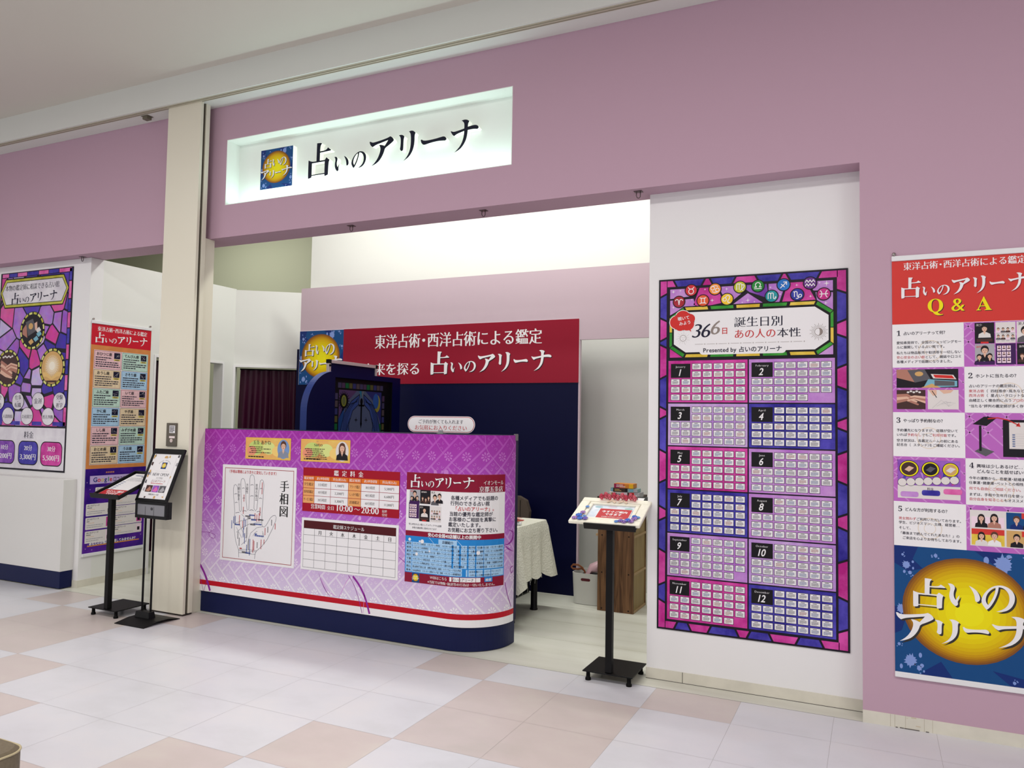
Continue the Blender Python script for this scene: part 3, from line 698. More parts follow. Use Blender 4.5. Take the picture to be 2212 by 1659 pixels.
# ------------------------------------------------------------------ question-and-answer hanging banner at the right edge
tqa = thing('hanging_banner', 'hanging Q&A banner with red heading and golden ball on the lilac wall', 'banner', (.39, 4.243, .246))
mb = MB(); mb.box(.083, .696, 4.2395, 4.2412, .262, 2.285, WH); mb.build('printed_cloth', tqa)
RAILW = mat('white_plastic_rail', (228, 228, 230), .35)
for z0, z1 in ((2.276, 2.302), (.244, .270)):
    mb = MB(); mb.box(.082, .698, 4.232, 4.2448, z0, z1, RAILW); mb.build('rail', tqa, bevel=.003)
CHROME = mat('bright_metal', (176, 172, 168), .22, metal=1)
for x in (.093, .687):
    mb = MB(); mb.lathe([(.001, 0), (.009, .001), (.009, .003), (.004, .006), (.001, .007)], CHROME, (0, 0, 0), 16); mb.xf = None
    mb.v = [(x+p[0], 4.2405-p[2], 2.312+p[1]) for p in mb.v]; mb.tube([(x+.004*math.cos(t), 4.233, 2.306+.007*math.sin(t)) for t in [i*math.pi/6 for i in range(12)]], .0012, CHROME, 6, closed=True); mb.build('hanging_stud', tqa)
Q = Sheet(tqa, flat_map((.083, 4.2395, .246), (1, 0, 0), (0, 0, 1), (0, -1, 0)))
RED2 = mat('print_tomato_red', (208, 58, 52), .45); QW = .613
Q.rect('heading', 0, 1.714, QW, 2.034, RED2, 1)
Q.text('heading', '東洋占術・西洋占術による鑑定', .0505, 1.985, .042, WH, 3, 'minb', width=.515)
logo_line(Q, 'heading', (.041, 1.842, .575, 1.945), WH, 4, CRIM, (.003, -.003))
Q.text('heading', '𝐐', .155, 1.765, .094, DKSH, 3.4, 'sans'); Q.text('heading', '𝐐', .152, 1.768, .094, YEL, 4, 'sans')
Q.text('heading', '&', .258, 1.765, .094, DKSH, 3.4, 'min'); Q.text('heading', '&', .255, 1.768, .094, YEL, 4, 'min')
Q.text('heading', '𝐀', .364, 1.765, .094, DKSH, 3.4, 'sans'); Q.text('heading', '𝐀', .361, 1.768, .094, YEL, 4, 'sans')
PAT1 = mat('print_orchid', (186, 104, 190), .45); PAT2 = mat('print_orchid_light', (204, 140, 208), .45)
rows = (1.712, 1.4995, 1.280, 1.0635, .8445, .630)
for r in range(5):
    left = r % 2 == 0
    xa, xb = (0, .307) if left else (.307, QW); pa, pb = (.307, QW) if left else (0, .307)
    Q.rect('question_box#%d' % r, xa, rows[r+1], xb, rows[r], WH, 1.5)
    diag_pattern(Q, 'picture_box#%d' % r, pa, rows[r+1], pb, rows[r], PAT1, PAT2, 1.5, .075, .006)
INKQ = mat('print_dark_slate', (44, 42, 58), .5); ROSE = mat('print_rose_text', (196, 92, 100), .5)
def qhead(r, x, y, num, t, sz=.0185, w=None):
    Q.text('question_box#%d' % r, num, x, y-.004, .036, INKQ, 3, 'sans'); Q.text('question_box#%d' % r, t, x+.030, y, sz, INKQ, 3, 'bold', width=w)
def qtext(r, x, y, segs, size=.0158, width=None):
    for t, m in segs:
        Q.text('question_box#%d' % r, t, x, y, size, m, 3, 'semi', sx=1.0); x += len(t)*size
qhead(0, .018, 1.661, '𝟏', '占いのアリーナって何？', .0185, .190)
for k, l in enumerate(([('愛知県発祥で、全国のショッピングモー', INKQ)], [('ルに展開している占い館です。', INKQ)], [('私たちは物品販売や勧誘等を一切しない', INKQ)], [('安心安全の占い館', ROSE), ('として、雑誌や口コミ', INKQ)], [('各種メディアで話題になりました。', INKQ)])): qtext(0, .018, (1.616, 1.594, 1.566, 1.544, 1.522)[k], l, .0155)
qhead(1, .322, 1.448, '𝟐', 'ホントに当たるの？', .0185, .175)
for k, l in enumerate(([('占いのアリーナの鑑定師は、', INKQ)], [('東洋占術', ROSE), ('（四柱推命・風水など）', INKQ)], [('西洋占術', ROSE), ('（星占い・タロットなど）', INKQ)], [('由緒正しく複合的に占う', INKQ), ('プロの占い館', ROSE)], [('“当たる”評判の鑑定師が多く存在', INKQ)])): qtext(1, .324, (1.401, 1.377, 1.356, 1.333, 1.306)[k], l, .0158)
qhead(2, .014, 1.232, '𝟑', 'やっぱり予約制なの？', .0185, .18)
for k, l in enumerate(([('予約優先になりますが、店頭が空いて', INKQ)], [('いれば', INKQ), ('予約なし', ROSE), ('でもご', INKQ), ('利用可能', ROSE), ('です。', INKQ)], [('空き状況は、各鑑定ルームの前にある', INKQ)], [('記名台（スタンド）をご確認ください。', INKQ)])): qtext(2, .015, (1.186, 1.164, 1.136, 1.115)[k], l, .0155)
qhead(3, .322, 1.022, '𝟒', '興味は少しあるけど…', .0185, .185); Q.text('question_box#3', 'どんなことを話せばいいの？', .352, .997, .0185, INKQ, 3, 'bold')
for k, l in enumerate(([('今年の運勢から、恋愛運・結婚運', INKQ)], [('仕事運・健康運・ペットとの相性', INKQ)], [('何でも自由にご相談ください。', ROSE)], [('まずは、手相や生年月日を使って', INKQ)], [('自分自身を知ること', ROSE), ('もオススメです', INKQ)])): qtext(3, .320, (.966, .944, .917, .889, .867)[k], l, .0155)
qhead(4, .018, .800, '𝟓', 'どんな方が利用するの？', .0185, .19)
for k, l in enumerate(([('男女問わず', ROSE), ('ご利用いただいております。', INKQ)], [('学生、ビジネスマン、主婦、経営者…', INKQ)], [('そして、', INKQ)], [('「最後まで読んでくれたあなた！」の', INKQ)], [('　ご来店を心よりお待ちしております。', INKQ)])): qtext(4, .021, (.757, .737, .711, .686, .663)[k], l, .0152)
FAINT = mat('print_faint_tan', (226, 212, 196), .5)
for r, cx, cy in ((0, .165, 1.58), (1, .49, 1.37), (2, .155, 1.155), (3, .45, .92), (4, .155, .72)):
    Q.ell('question_box#%d' % r, cx, cy, .052, .052, FAINT, 1.9, 32); Q.ell('question_box#%d' % r, cx, cy, .048, .048, WH, 2.2, 32); Q.ell('question_box#%d' % r, cx, cy, .026, .026, FAINT, 2.5, 24); Q.ell('question_box#%d' % r, cx, cy, .023, .023, WH, 2.7, 24)
# picture boxes: magazine covers, cards and palms, sign-up stand, sign board, smiling visitors
VDK = mat('print_near_black', (26, 22, 30), .5); VDP = mat('print_dark_plum', (62, 26, 84), .5); OFFW = mat('print_off_white', (222, 216, 214), .5); BROWN = mat('print_dark_brown', (70, 46, 44), .5); TEALP = mat('print_sky_teal', (120, 176, 196), .5); TAN = mat('print_tan', (206, 164, 104), .5); PINKP = mat('print_pale_pink', (238, 214, 228), .5)
def covers(s, pt, x, y, w, h, d, k):
    if k == 0:
        s.rect(pt, x, y, x+w, y+h, VDK, d); bust(s, pt, x+w*.5, y+h*.28, h*.62, HAIR, OFFW, d+.4, long=True); s.rect(pt, x+w*.1, y+h*.08, x+w*.9, y+h*.22, BROWN, d+2.4); s.rect(pt, x+w*.3, y, x+w*.7, y+h*.08, RED, d+2.4); s.text(pt, '美少', x+w*.06, y+h*.84, w*.16, OFFW, d+3, 'min')
    if k == 1:
        s.rect(pt, x, y, x+w, y+h, OFFW, d)
        for q in range(8):
            a, b = q % 4, q//4; bust(s, pt, x+w*(.14+.24*a), y+h*(.50-.34*b), h*.24, HAIR if q % 3 else HAIR2, (PINKP, GREY, BROWN)[q % 3], d+.5)
            greek(s, pt, x+w*(.05+.24*a), y+h*(.42-.34*b), x+w*(.23+.24*a), y+h*(.49-.34*b), 2, LGREY, d+1, q)
    if k == 2:
        s.rect(pt, x, y, x+w, y+h, OFFW, d); bust(s, pt, x+w*.42, y, h*.78, HAIR, GREY, d+.5); bust(s, pt, x+w*.85, y+h*.15, h*.72, HAIR, VDK, d+.6); s.text(pt, '美人', x+w*.06, y+h*.84, w*.2, INKQ, d+3, 'min')
    if k == 3:
        s.rect(pt, x, y, x+w, y+h, LGREY, d); s.text(pt, 'anan', x+w*.06, y+h*.82, w*.26, RED, d+.4, 'min')
        for a, b, c in ((.5, .18, .74), (.22, .02, .5), (.75, .05, .5)): bust(s, pt, x+w*a, y+h*b, h*c, HAIR, VDK, d+.5+a)
        s.rect(pt, x, y, x+w, y+h*.16, VDP, d+2.4)
    if k == 4:
        s.rect(pt, x, y, x+w, y+h, VDP, d)
        for q in range(9):
            a, b = q % 3, q//3; s.rect(pt, x+w*(.07+.24*a), y+h*(.66-.29*b), x+w*(.27+.24*a), y+h*(.90-.29*b), PINKP, d+.4); bust(s, pt, x+w*(.17+.24*a), y+h*(.74-.29*b), h*.14, HAIR, BROWN, d+.6)
    if k == 5:
        s.rect(pt, x, y, x+w, y+h, VDK, d); s.text(pt, 'anan', x+w*.1, y+h*.80, w*.27, OFFW, d+.4, 'min')
        for a, b, c in ((.25, .1, .42), (.55, .02, .42), (.82, .12, .45)): bust(s, pt, x+w*a, y+h*b, h*c, HAIR2, BROWN, d+.5+a)
for k in range(6):
    a, b = k % 3, k//3; covers(Q, 'picture_box#0', .352+.0845*a, 1.609-.1015*b, .080, .099, 3, k)
def palm(s, pt, x, y, w, h, d):
    s.rect(pt, x, y, x+w, y+h, BROWN, d)
    for k in range(3): s.poly(pt, [(x, y+h*(.30+.16*k)), (x+w*.35, y+h*(.42+.12*k)), (x+w*(.74-.05*k), y+h*(.20+.14*k)), (x+w*(.78-.05*k), y+h*(.26+.14*k)), (x+w*.38, y+h*(.56+.12*k)), (x, y+h*(.46+.16*k))], (SKIN2, SKIN)[k % 2], d+.4+k*.2)
    for k in range(3): s.poly(pt, [(x+w, y+h*(.42+.12*k)), (x+w*.62, y+h*(.60+.06*k)), (x+w*(.36+.05*k), y+h*(.46+.1*k)), (x+w*(.38+.05*k), y+h*(.40+.1*k)), (x+w*.62, y+h*(.50+.06*k)), (x+w, y+h*(.30+.12*k))], (SKIN, SKIN2)[k % 2], d+1.2+k*.2)
    for q in range(5): s.ell(pt, x+w*(.4+.1*q), y+h*(.88+.05*(q % 2)), w*.05, h*.05, OFFW, d+2, 8)
def cards(s, pt, x, y, w, h, d):
    s.rect(pt, x, y, x+w, y+h, VDK, d)
    s.poly(pt, [(x, y+h), (x, y+h*.55), (x+w*.3, y+h*.3), (x+w*.35, y+h)], SKIN2, d+.3)
    s.poly(pt, [(x+w*.18, y+h*.95), (x+w*.30, y+h*.28), (x+w*.56, y+h*.45), (x+w*.46, y+h)], GREY, d+.6); s.ell(pt, x+w*.37, y+h*.75, w*.07, h*.13, TAN, d+1, 12)
    s.poly(pt, [(x+w*.56, y+h*.74), (x+w*.92, y+h*.68), (x+w*.97, y+h*.44), (x+w*.6, y+h*.5)], OFFW, d+.7); s.poly(pt, [(x+w*.6, y+h*.70), (x+w*.9, y+h*.65), (x+w*.94, y+h*.48), (x+w*.63, y+h*.54)], RED, d+1)
    s.poly(pt, [(x+w*.52, y+h*.46), (x+w*.98, y+h*.36), (x+w*.98, y+h*.06), (x+w*.44, y)], TEALP, d+.8); s.poly(pt, [(x+w*.62, y+h*.40), (x+w*.94, y+h*.33), (x+w*.94, y+h*.1), (x+w*.62, y+h*.1)], GREY, d+1.1)
    s.poly(pt, [(x+w*.4, y), (x+w*.58, y+h*.22), (x+w*.72, y)], TAN, d+1)
cards(Q, 'picture_box#1', .017, 1.400, .265, .090, 3); palm(Q, 'picture_box#1', .017, 1.295, .125, .094, 3)
Q.rect('picture_box#1', .152, 1.295, .282, 1.389, OFFW, 3); Q.poly('picture_box#1', [(.155, 1.389), (.175, 1.36), (.19, 1.365), (.19, 1.389)], SKIN, 4); Q.poly('picture_box#1', [(.2, 1.389), (.22, 1.37), (.25, 1.375), (.262, 1.389)], SKIN, 4); Q.line('picture_box#1', [(.17, 1.385), (.19, 1.352)], .003, VDK, 4.5)
for k in range(4): Q.line('picture_box#1', [(.17+.02*k, 1.30+.01*k), (.21+.02*k, 1.34-.005*k), (.24, 1.31)], .001, LGREY, 4)
Q.poly('picture_box#2', [(.338, 1.226), (.385, 1.262), (.438, 1.258), (.395, 1.218)], VDK, 3); Q.rect('picture_box#2', .364, 1.10, .374, 1.22, VDK, 3.3); Q.poly('picture_box#2', [(.345, 1.098), (.375, 1.118), (.425, 1.098), (.39, 1.075)], GREY, 3); Q.rect('picture_box#2', .460, 1.075, QW-.02, 1.248, VDK, 3); Q.rect('picture_box#2', .485, 1.113, QW-.04, 1.236, OFFW, 3.4)
for k in range(6): Q.rect('picture_box#2', .497, 1.175-.0105*k, .508, 1.181-.0105*k, TXTB[0], 4); Q.rect('picture_box#2', .497, 1.182-.0105*k, .56, 1.1826-.0105*k, LGREY, 4)
Q.line('picture_box#2', [(.40, 1.252), (.44, 1.257), (.48, 1.247), (.52, 1.225)], .0045, RED, 5); Q.poly('picture_box#2', [(.530, 1.216), (.511, 1.219), (.524, 1.236)], RED, 5)
Q.rect('picture_box#3', .018, .862, .285, 1.048, OFFW, 3); Q.rect('picture_box#3', .018, .925, .285, 1.048, S_PUR, 3.3)
for k in range(14): Q.poly('picture_box#3', [(.02+.019*k, .93+.03*(k % 3)), (.035+.019*k, .935+.02*(k % 4)), (.037+.018*k, .965+.02*(k % 4))], (S_MAG, S_BLU, S_LAV)[k % 3], 3.6)
for k, (x, f) in enumerate(((.068, 0), (.160, 1), (.245, 2))):
    Q.ell('picture_box#3', x, 1.005, .043-.004*k, .040-.003*k, VDK, 4, 28); Q.ell('picture_box#3', x, 1.005, .040-.004*k, .037-.003*k, YEL, 4.2, 28); Q.ell('picture_box#3', x, 1.005, .034-.004*k, .032-.003*k, (BROWN, VDK, TAN)[k], 4.5, 28)
    Q.poly('picture_box#3', [(x-.02, 1.0), (x+.0, .99), (x+.022, 1.01), (x, 1.018)], (SKIN, GREY, OFFW)[k], 5)
for k in range(7): Q.ell('picture_box#3', .038+.037*k, .938+.003*k, .020, .020, VDK, 5.5, 20); Q.ell('picture_box#3', .038+.037*k, .938+.003*k, .0185, .0185, OFFW, 5.8, 20)
for k, c in enumerate((S_LIL, S_BLU, S_PNK)): Q.rrect('picture_box#3', .030+.092*k, .868+.010*k, .108+.092*k, .894+.010*k, .010, c, 5)
Q.text('picture_box#3', '料金', .145, .905, .014, INKQ, 5, 'min')
Q.rect('picture_box#4', .322, .655, QW-.012, .822, OFFW, 3)
for k, (x, y) in enumerate(((.328, .742), (.468, .742), (.328, .659), (.468, .659))):
    Q.rect('picture_box#4', x, y, x+.132, y+.076, (PINKP, BALL_BLUE, S_GLD, TAN)[k], 3.5); Q.rect('picture_box#4', x+.06*(k % 2), y+.05, x+.132, y+.076, (OFFW, RED2, RED2, RED2)[k], 3.8)
    bust(Q, 'picture_box#4', x+.04, y, .062, (HAIR, HAIR2, HAIR, HAIR)[k], (VDK, BALL_BLUE2, OFFW, VDK)[k], 4.2, long=k in (0, 2)); bust(Q, 'picture_box#4', x+.092, y, .066, (HAIR, HAIR2, HAIR2, HAIR)[k], (SKIN2, VDK, WH, OFFW)[k], 4.6, long=k == 0)
ball_emblem(Q, 'emblem_panel', 0, .0226, QW, .6075, 2)
# ------------------------------------------------------------------ stained glass price poster, left booth front
tlp = thing('price_poster', 'stained glass price poster with three round pictures on the left booth wall', 'poster', (-6.78, 4.36, .954))
mb = MB(); mb.box(-7.29, -6.283, 4.3545, 4.3598, .951, 2.737, mat('poster_black_lead', (22, 16, 30), .4)); mb.build('backing_board', tlp)
L = Sheet(tlp, flat_map((-7.27, 4.3545, .954), (1, 0, 0), (0, 0, 1), (0, -1, 0)))
# mosaic ground
def mosaic_mat():
    m = mat('stained_mosaic', (120, 70, 170), .4); nt = m.node_tree; b = nt.nodes['Principled BSDF']
    tc = nt.nodes.new('ShaderNodeTexCoord'); mp = nt.nodes.new('ShaderNodeMapping'); mp.inputs['Scale'].default_value = (5.5, 0, 5.0)
    vo = nt.nodes.new('ShaderNodeTexVoronoi'); ve = nt.nodes.new('ShaderNodeTexVoronoi'); ve.feature = 'DISTANCE_TO_EDGE'
    cr = nt.nodes.new('ShaderNodeValToRGB'); cr.color_ramp.interpolation = 'CONSTANT'; e = cr.color_ramp.elements
    cols = [(64, 44, 160), (204, 62, 150), (150, 92, 190), (196, 176, 222), (84, 60, 172), (214, 84, 160), (172, 120, 204)]
    e[0].position = 0; e[0].color = lin(*cols[0]); e[1].position = .2; e[1].color = lin(*cols[1])
    for k, c in enumerate(cols[2:]): x = e.new(.33+.12*k); x.color = lin(*c)
    sp = nt.nodes.new('ShaderNodeSeparateColor'); lt = nt.nodes.new('ShaderNodeMath'); lt.operation = 'LESS_THAN'; lt.inputs[1].default_value = .035
    mx = nt.nodes.new('ShaderNodeMix'); mx.data_type = 'RGBA'; mx.inputs['B'].default_value = lin(22, 16, 30)
    n = nt.nodes.new('ShaderNodeTexNoise'); n.inputs['Scale'].default_value = 14; n.inputs['Detail'].default_value = 7
    m2 = nt.nodes.new('ShaderNodeMix'); m2.data_type = 'RGBA'; m2.blend_type = 'SOFT_LIGHT'; m2.inputs['Factor'].default_value = .8
    nt.links.new(tc.outputs['Object'], mp.inputs['Vector']); nt.links.new(mp.outputs['Vector'], vo.inputs['Vector']); nt.links.new(mp.outputs['Vector'], ve.inputs['Vector'])
    vo.inputs['Scale'].default_value = 1.0; ve.inputs['Scale'].default_value = 1.0; nt.links.new(vo.outputs['Color'], sp.inputs['Color']); nt.links.new(sp.outputs['Red'], cr.inputs['Fac']); nt.links.new(tc.outputs['Object'], n.inputs['Vector'])
    nt.links.new(cr.outputs['Color'], m2.inputs['A']); nt.links.new(n.outputs['Color'], m2.inputs['B'])
    nt.links.new(ve.outputs['Distance'], lt.inputs[0]); nt.links.new(lt.outputs[0], mx.inputs['Factor']); nt.links.new(m2.outputs['Result'], mx.inputs['A']); nt.links.new(mx.outputs['Result'], b.inputs['Base Color'])
    return m
MOS = mosaic_mat()
L.rect('mosaic_ground', .0, .392, .935, 1.735, MOS, 1)
GOLDB = stain('stain_olive_gold', (170, 164, 36), (206, 204, 92), 16)
rv = [1.775, 1.66, 1.50, 1.385, 1.245, 1.105, .97, .84, .70, .56, .392]
for i in range(len(rv)-1): L.rect('border', .943, rv[i+1]+.006, .976, rv[i]-.004, (S_BLU, S_PNK)[i % 2], 2)
hx = [0, .10, .22, .36, .52, .66, .80, .975]
for i in range(7): L.rect('border', hx[i]+.004, 1.742, hx[i+1]-.004, 1.775, (S_PNK, S_BLU)[i % 2], 2); L.rect('border', hx[i]+.004, .396, hx[i+1]-.004, .43, (S_BLU, S_PNK)[i % 2], 2)
hexa = lambda k: [(-.02+k, 1.60), (.055+k*.6, 1.728-k), (.87-k*.6, 1.728-k), (.945-k, 1.60), (.87-k*.6, 1.455+k), (.055+k*.6, 1.455+k)]
L.poly('title_plate', hexa(0), BK, 3); L.poly('title_plate', hexa(.010), GOLDB, 3.5); L.poly('title_plate', hexa(.03), BK, 4); L.poly('title_plate', hexa(.036), S_PALE, 4.5)
L.text('title_plate', '本物の鑑定師に相談できる占い館', (0.055,1.649)[0], 1.618, .060, INK, 6, 'min', width=.76)
logo_line(L, 'title_plate', (.155, 1.49, .79, 1.595), INK, 6)
def oval(s, pt, cx, cy, rx, ry, d):
    s.ell(pt, cx, cy, rx, ry, BK, d, 40)
    for q in range(16):
        a0, a1 = 2*math.pi*q/16+.06, 2*math.pi*(q+1)/16-.06
        s.poly(pt, [(cx+rx*.97*math.cos(a0+(a1-a0)*i/4), cy+ry*.97*math.sin(a0+(a1-a0)*i/4)) for i in range(5)]+[(cx+rx*.86*math.cos(a1-(a1-a0)*i/4), cy+ry*.86*math.sin(a1-(a1-a0)*i/4)) for i in range(5)], GOLDB if q % 2 else mat('stain_pale_gold', (214, 214, 128), .4), d+.5)
o1, o2, o3 = (0.4696,1.24), (0.1489,0.9078), (0.7662,0.9054)
for k, (c, rx, ry) in enumerate(((o1, .27, .172), (o2, .27, .172), (o3, .27, .172))):
    oval(L, 'round_picture#%d' % k, c[0], c[1], rx*.64, ry, 5)
    pt = 'round_picture#%d' % k; x, y = c; a = rx*.64*.82; b = ry*.83
    L.ell(pt, x, y, a, b, (VDK, BROWN, TAN)[k], 6, 36)
    if k == 0:
        L.poly(pt, [(x-a*.95, y+b*.1), (x-a*.6, y+b*.45), (x-a*.45, y-b*.45), (x-a*.95, y-b*.2)], SKIN2, 6.4)
        L.poly(pt, [(x-a*.68, y+b*.55), (x+a*.02, y+b*.75), (x+a*.42, y-b*.02), (x-a*.38, y-b*.34)], GREY, 6.8); L.ell(pt, x-a*.15, y+b*.28, a*.22, b*.2, TAN, 7.2, 16)
        L.poly(pt, [(x+a*.2, y+b*.45), (x+a*.45, y+b*.55), (x+a*.5, y+b*.1), (x+a*.3, y)], SKIN, 7)
        for q, (u, v, m) in enumerate(((.62, .05, OFFW), (.7, -.2, TEALP), (.42, -.5, TEALP), (-.05, -.68, TAN))): L.poly(pt, [(x+a*(u-.28), y+b*(v-.02)), (x+a*(u+.05), y+b*(v+.17)), (x+a*(u+.25), y+b*(v-.05)), (x+a*(u-.05), y+b*(v-.22))], m, 6.6+q*.2)
    if k == 1:
        for q in range(4): L.poly(pt, [(x-a*.8, y+b*(.35-.22*q)), (x-a*.2, y+b*(.1-.22*q)), (x+a*.42, y-b*(.25+.14*q)), (x+a*.5, y-b*(.16+.14*q)), (x-a*.15, y+b*(.26-.2*q)), (x-a*.7, y+b*(.52-.2*q))], (SKIN2, SKIN)[q % 2], 6.4+q*.2)
        for q in range(4): L.poly(pt, [(x+a*.98, y+b*(.2-.1*q)), (x+a*.3, y+b*(.34-.1*q)), (x-a*.2, y+b*(.12-.1*q)), (x-a*.15, y+b*(.04-.1*q)), (x+a*.3, y+b*(.2-.1*q)), (x+a*.9, y+b*(.02-.12*q))], (SKIN, SKIN2)[q % 2], 7.2+q*.2)
        for q in range(6): L.ell(pt, x-a*.5+a*.18*q, y+b*(.70+.06*(q % 2)), a*.10, b*.06, OFFW, 7, 10)
    if k == 2:
        for r_, m in ((.72, (216, 182, 130)), (.55, (226, 200, 158)), (.4, (232, 214, 182)), (.28, (240, 232, 214))): L.ell(pt, x, y+b*.1, a*r_, b*r_*.95, mat('print_glow_%d' % int(r_*100), m, .5), 6.5+(1-r_), 32)
        for q in range(24):
            t = 2*math.pi*q/24; L.line(pt, [(x+a*.34*math.cos(t), y+b*(.1+.34*math.sin(t))), (x+a*.62*math.cos(t), y+b*(.1+.62*math.sin(t)))], .003, OFFW, 7.4)
        L.poly(pt, [(x-a*.9, y-b*.30), (x-a*.5, y-b*.28), (x, y-b*.62), (x, y-b*.78), (x-a*.5, y-b*.56), (x-a*.78, y-b*.56)], mat('print_page', (224, 186, 118), .5), 7.6)
        L.poly(pt, [(x+a*.9, y-b*.30), (x+a*.5, y-b*.28), (x, y-b*.62), (x, y-b*.78), (x+a*.5, y-b*.56), (x+a*.78, y-b*.56)], mat('print_page', (224, 186, 118), .5), 7.6)
        L.poly(pt, [(x-a*.55, y-b*.80), (x+a*.55, y-b*.80), (x+a*.4, y-b*.92), (x-a*.4, y-b*.92)], BROWN, 7.6)
tops = [(0.0369,0.6056), (0.3178,0.6086), (0.5985,0.6088), (0.8867,0.6096)]; bots = [(0.1831,0.4757), (0.4535,0.4772), (0.7426,0.4755)]
for k, (c, t) in enumerate(list(zip(tops, ('恋愛・結婚', '仕事・転職', '金運', '受験・進学')))+list(zip(bots, ('人間関係', '会社経営', '姓名判断')))):
    pt = 'topic_disc#%d' % k; L.ell(pt, c[0], c[1], .086, .079, BK, 9+.3*(k > 3), 36); L.ell(pt, c[0], c[1], .081, .0745, S_PALE, 9.6+.3*(k > 3), 36)
    if '・' in t:
        a, b = t.split('・'); L.text(pt, a, c[0], c[1]+.018, .046, INK, 11, 'min', 'c'); L.text(pt, '・', c[0], c[1]-.018, .04, INK, 11, 'min', 'c'); L.text(pt, b, c[0], c[1]-.052, .046, INK, 11, 'min', 'c')
    else: L.text(pt, t, c[0], c[1]-.018, .056 if len(t) == 2 else .037, INK, 11, 'min', 'c')
L.rect('price_panel', 0, .012, .976, .376, S_PALE, 2)
L.text('price_panel', '料金', .49, .285, .068, INK, 4, 'min', 'c')
for k, (x0, x1, c, a, b) in enumerate(((-.0, .305, S_PUR, '10分', '2,200円'), (.352, .628, S_BLU, '20分', '3,300円'), (.660, .952, S_MAG, '30分', '5,500円'))):
    L.rrect('price_panel', x0, .045, x1, .258, .06, BK, 3); L.rrect('price_panel', x0+.008, .053, x1-.008, .250, .055, c, 3.6)
    L.text('price_panel', a, (x0+x1)/2, .175, .055, WH, 5, 'minb', 'c'); L.text('price_panel', b, (x0+x1)/2, .095, .062, WH, 5, 'minb', 'c', width=.225)
# ------------------------------------------------------------------ constellation hanging banner on the booth's side wall
tcb = thing('hanging_banner', 'hanging banner of twelve star sign boxes over purple review boxes on the booth side wall', 'banner', (-6.055, 4.69, .254))
mb = MB(); mb.box(-6.0565, -6.055, 4.386, 4.986, .272, 2.242, WH); mb.build('printed_cloth', tcb)
for z0, z1 in ((2.236, 2.262), (.250, .276)):
    mb = MB(); mb.box(-6.059, -6.046, 4.385, 4.987, z0, z1, RAILW); mb.build('rail', tcb, bevel=.003)
for y in (4.40, 4.972):
    mb = MB(); mb.tube([(-6.059, y, 2.275), (-6.050, y, 2.275)], .008, CHROME, 12); mb.tube([(-6.050, y+.005*math.cos(t), 2.266+.007*math.sin(t)) for t in [i*math.pi/6 for i in range(12)]], .0012, CHROME, 6, closed=True); mb.build('hanging_stud', tcb)
B = Sheet(tcb, flat_map((-6.055, 4.386, .254), (0, 1, 0), (0, 0, 1), (1, 0, 0)))
REDB = mat('print_signal_red', (196, 22, 44), .45); ORG = mat('print_orange_tan', (204, 130, 72), .5, noise=.05, nscale=12); VIO = stain('stain_night_violet', (44, 20, 118), (96, 40, 156), 8)
B.rect('heading', 0, 1.80, .60, 1.985, REDB, 1); B.text('heading', '東洋占術・西洋占術による鑑定', .055, 1.925, .044, WH, 3, 'minb', width=.50); logo_line(B, 'heading', (.04, 1.82, .56, 1.912), WH, 4)
B.rect('star_sign_panel', 0, .735, .60, 1.80, ORG, 1)
names = [('おひつじ座', 'てんびん座'), ('おうし座', 'さそり座'), ('ふたご座', 'いて座'), ('かに座', 'やぎ座'), ('しし座', 'みずがめ座'), ('おとめ座', 'うお座')]
cc = {'p': ((226, 186, 192), (168, 84, 100)), 'g': ((186, 212, 200), (82, 138, 116)), 'b': ((222, 200, 168), (150, 108, 70)), 's': ((168, 200, 226), (58, 120, 180))}
kk = ['pg', 'bs', 'gp', 'sb', 'pg', 'bs']
CARDYEL = mat('print_olive_yellow', (206, 190, 84), .5); NIGHT = mat('print_midnight', (20, 18, 46), .5)
for r in range(6):
    for c in range(2):
        pt = 'star_sign_box#%d%d' % (r, c); f, e = cc[kk[r][c]]; x0 = .035+.272*c; y1 = 1.755-.165*r; x1, y0 = x0+.265, y1-.158
        B.rect(pt, x0-.003, y0-.003, x1+.003, y1+.003, WH, 2); B.rect(pt, x0, y0, x1, y1, mat('print_edge_'+kk[r][c], e, .5), 2.5); B.rect(pt, x0+.004, y0+.004, x1-.004, y1-.004, mat('print_field_'+kk[r][c], f, .5, noise=.04, nscale=30), 3)
        nm = names[r][c]; B.text(pt, nm, x0+.02+.012*(5-len(nm)), y1-.040, .031, VDK, 4, 'black', width=.03*len(nm))
        B.rect(pt, x0+.190, y1-.062, x0+.250, y1-.010, NIGHT, 4); rnd = random.Random(r*2+c); pts = [(x0+.197+.046*rnd.random(), y1-.056+.040*rnd.random()) for q in range(6)]
        B.line(pt, pts, .0015, LGREY, 4.5)
        for p in pts: star4(B, pt, p[0], p[1], .004, WH, 5)
        B.rect(pt, x0+.190, y1-.080, x0+.250, y1-.066, CARDYEL, 4); B.rect(pt, x0+.2, y1-.076, x0+.24, y1-.070, BROWN, 4.5)
        greek(B, pt, x0+.014, y1-.088, x0+.175, y1-.05, 2, INKQ, 4, r*7+c, .5); greek(B, pt, x0+.014, y0+.014, x0+.250, y1-.090, 3, INKQ, 4, r*9+c, .5)
B.rect('review_panel', 0, .018, .60, .735, VIO, 1)
B.rect('review_panel', .045, .605, .50, .675, mat('print_pale_violet', (190, 170, 216), .5), 2)
gx = .075
for ch, m in zip('Google', (BALL_BLUE2, RED, CARDYEL, BALL_BLUE2, mat('print_leaf_green', (36, 130, 72), .5), RED)):
    B.text('review_panel', ch, gx, .622, .055, m, 4, 'bold'); gx += {'G': .041, 'l': .016}.get(ch, .033)
B.text('review_panel', '口コミ高評価', gx+.004, .62, .046, VDP, 4, 'bold', width=.19)
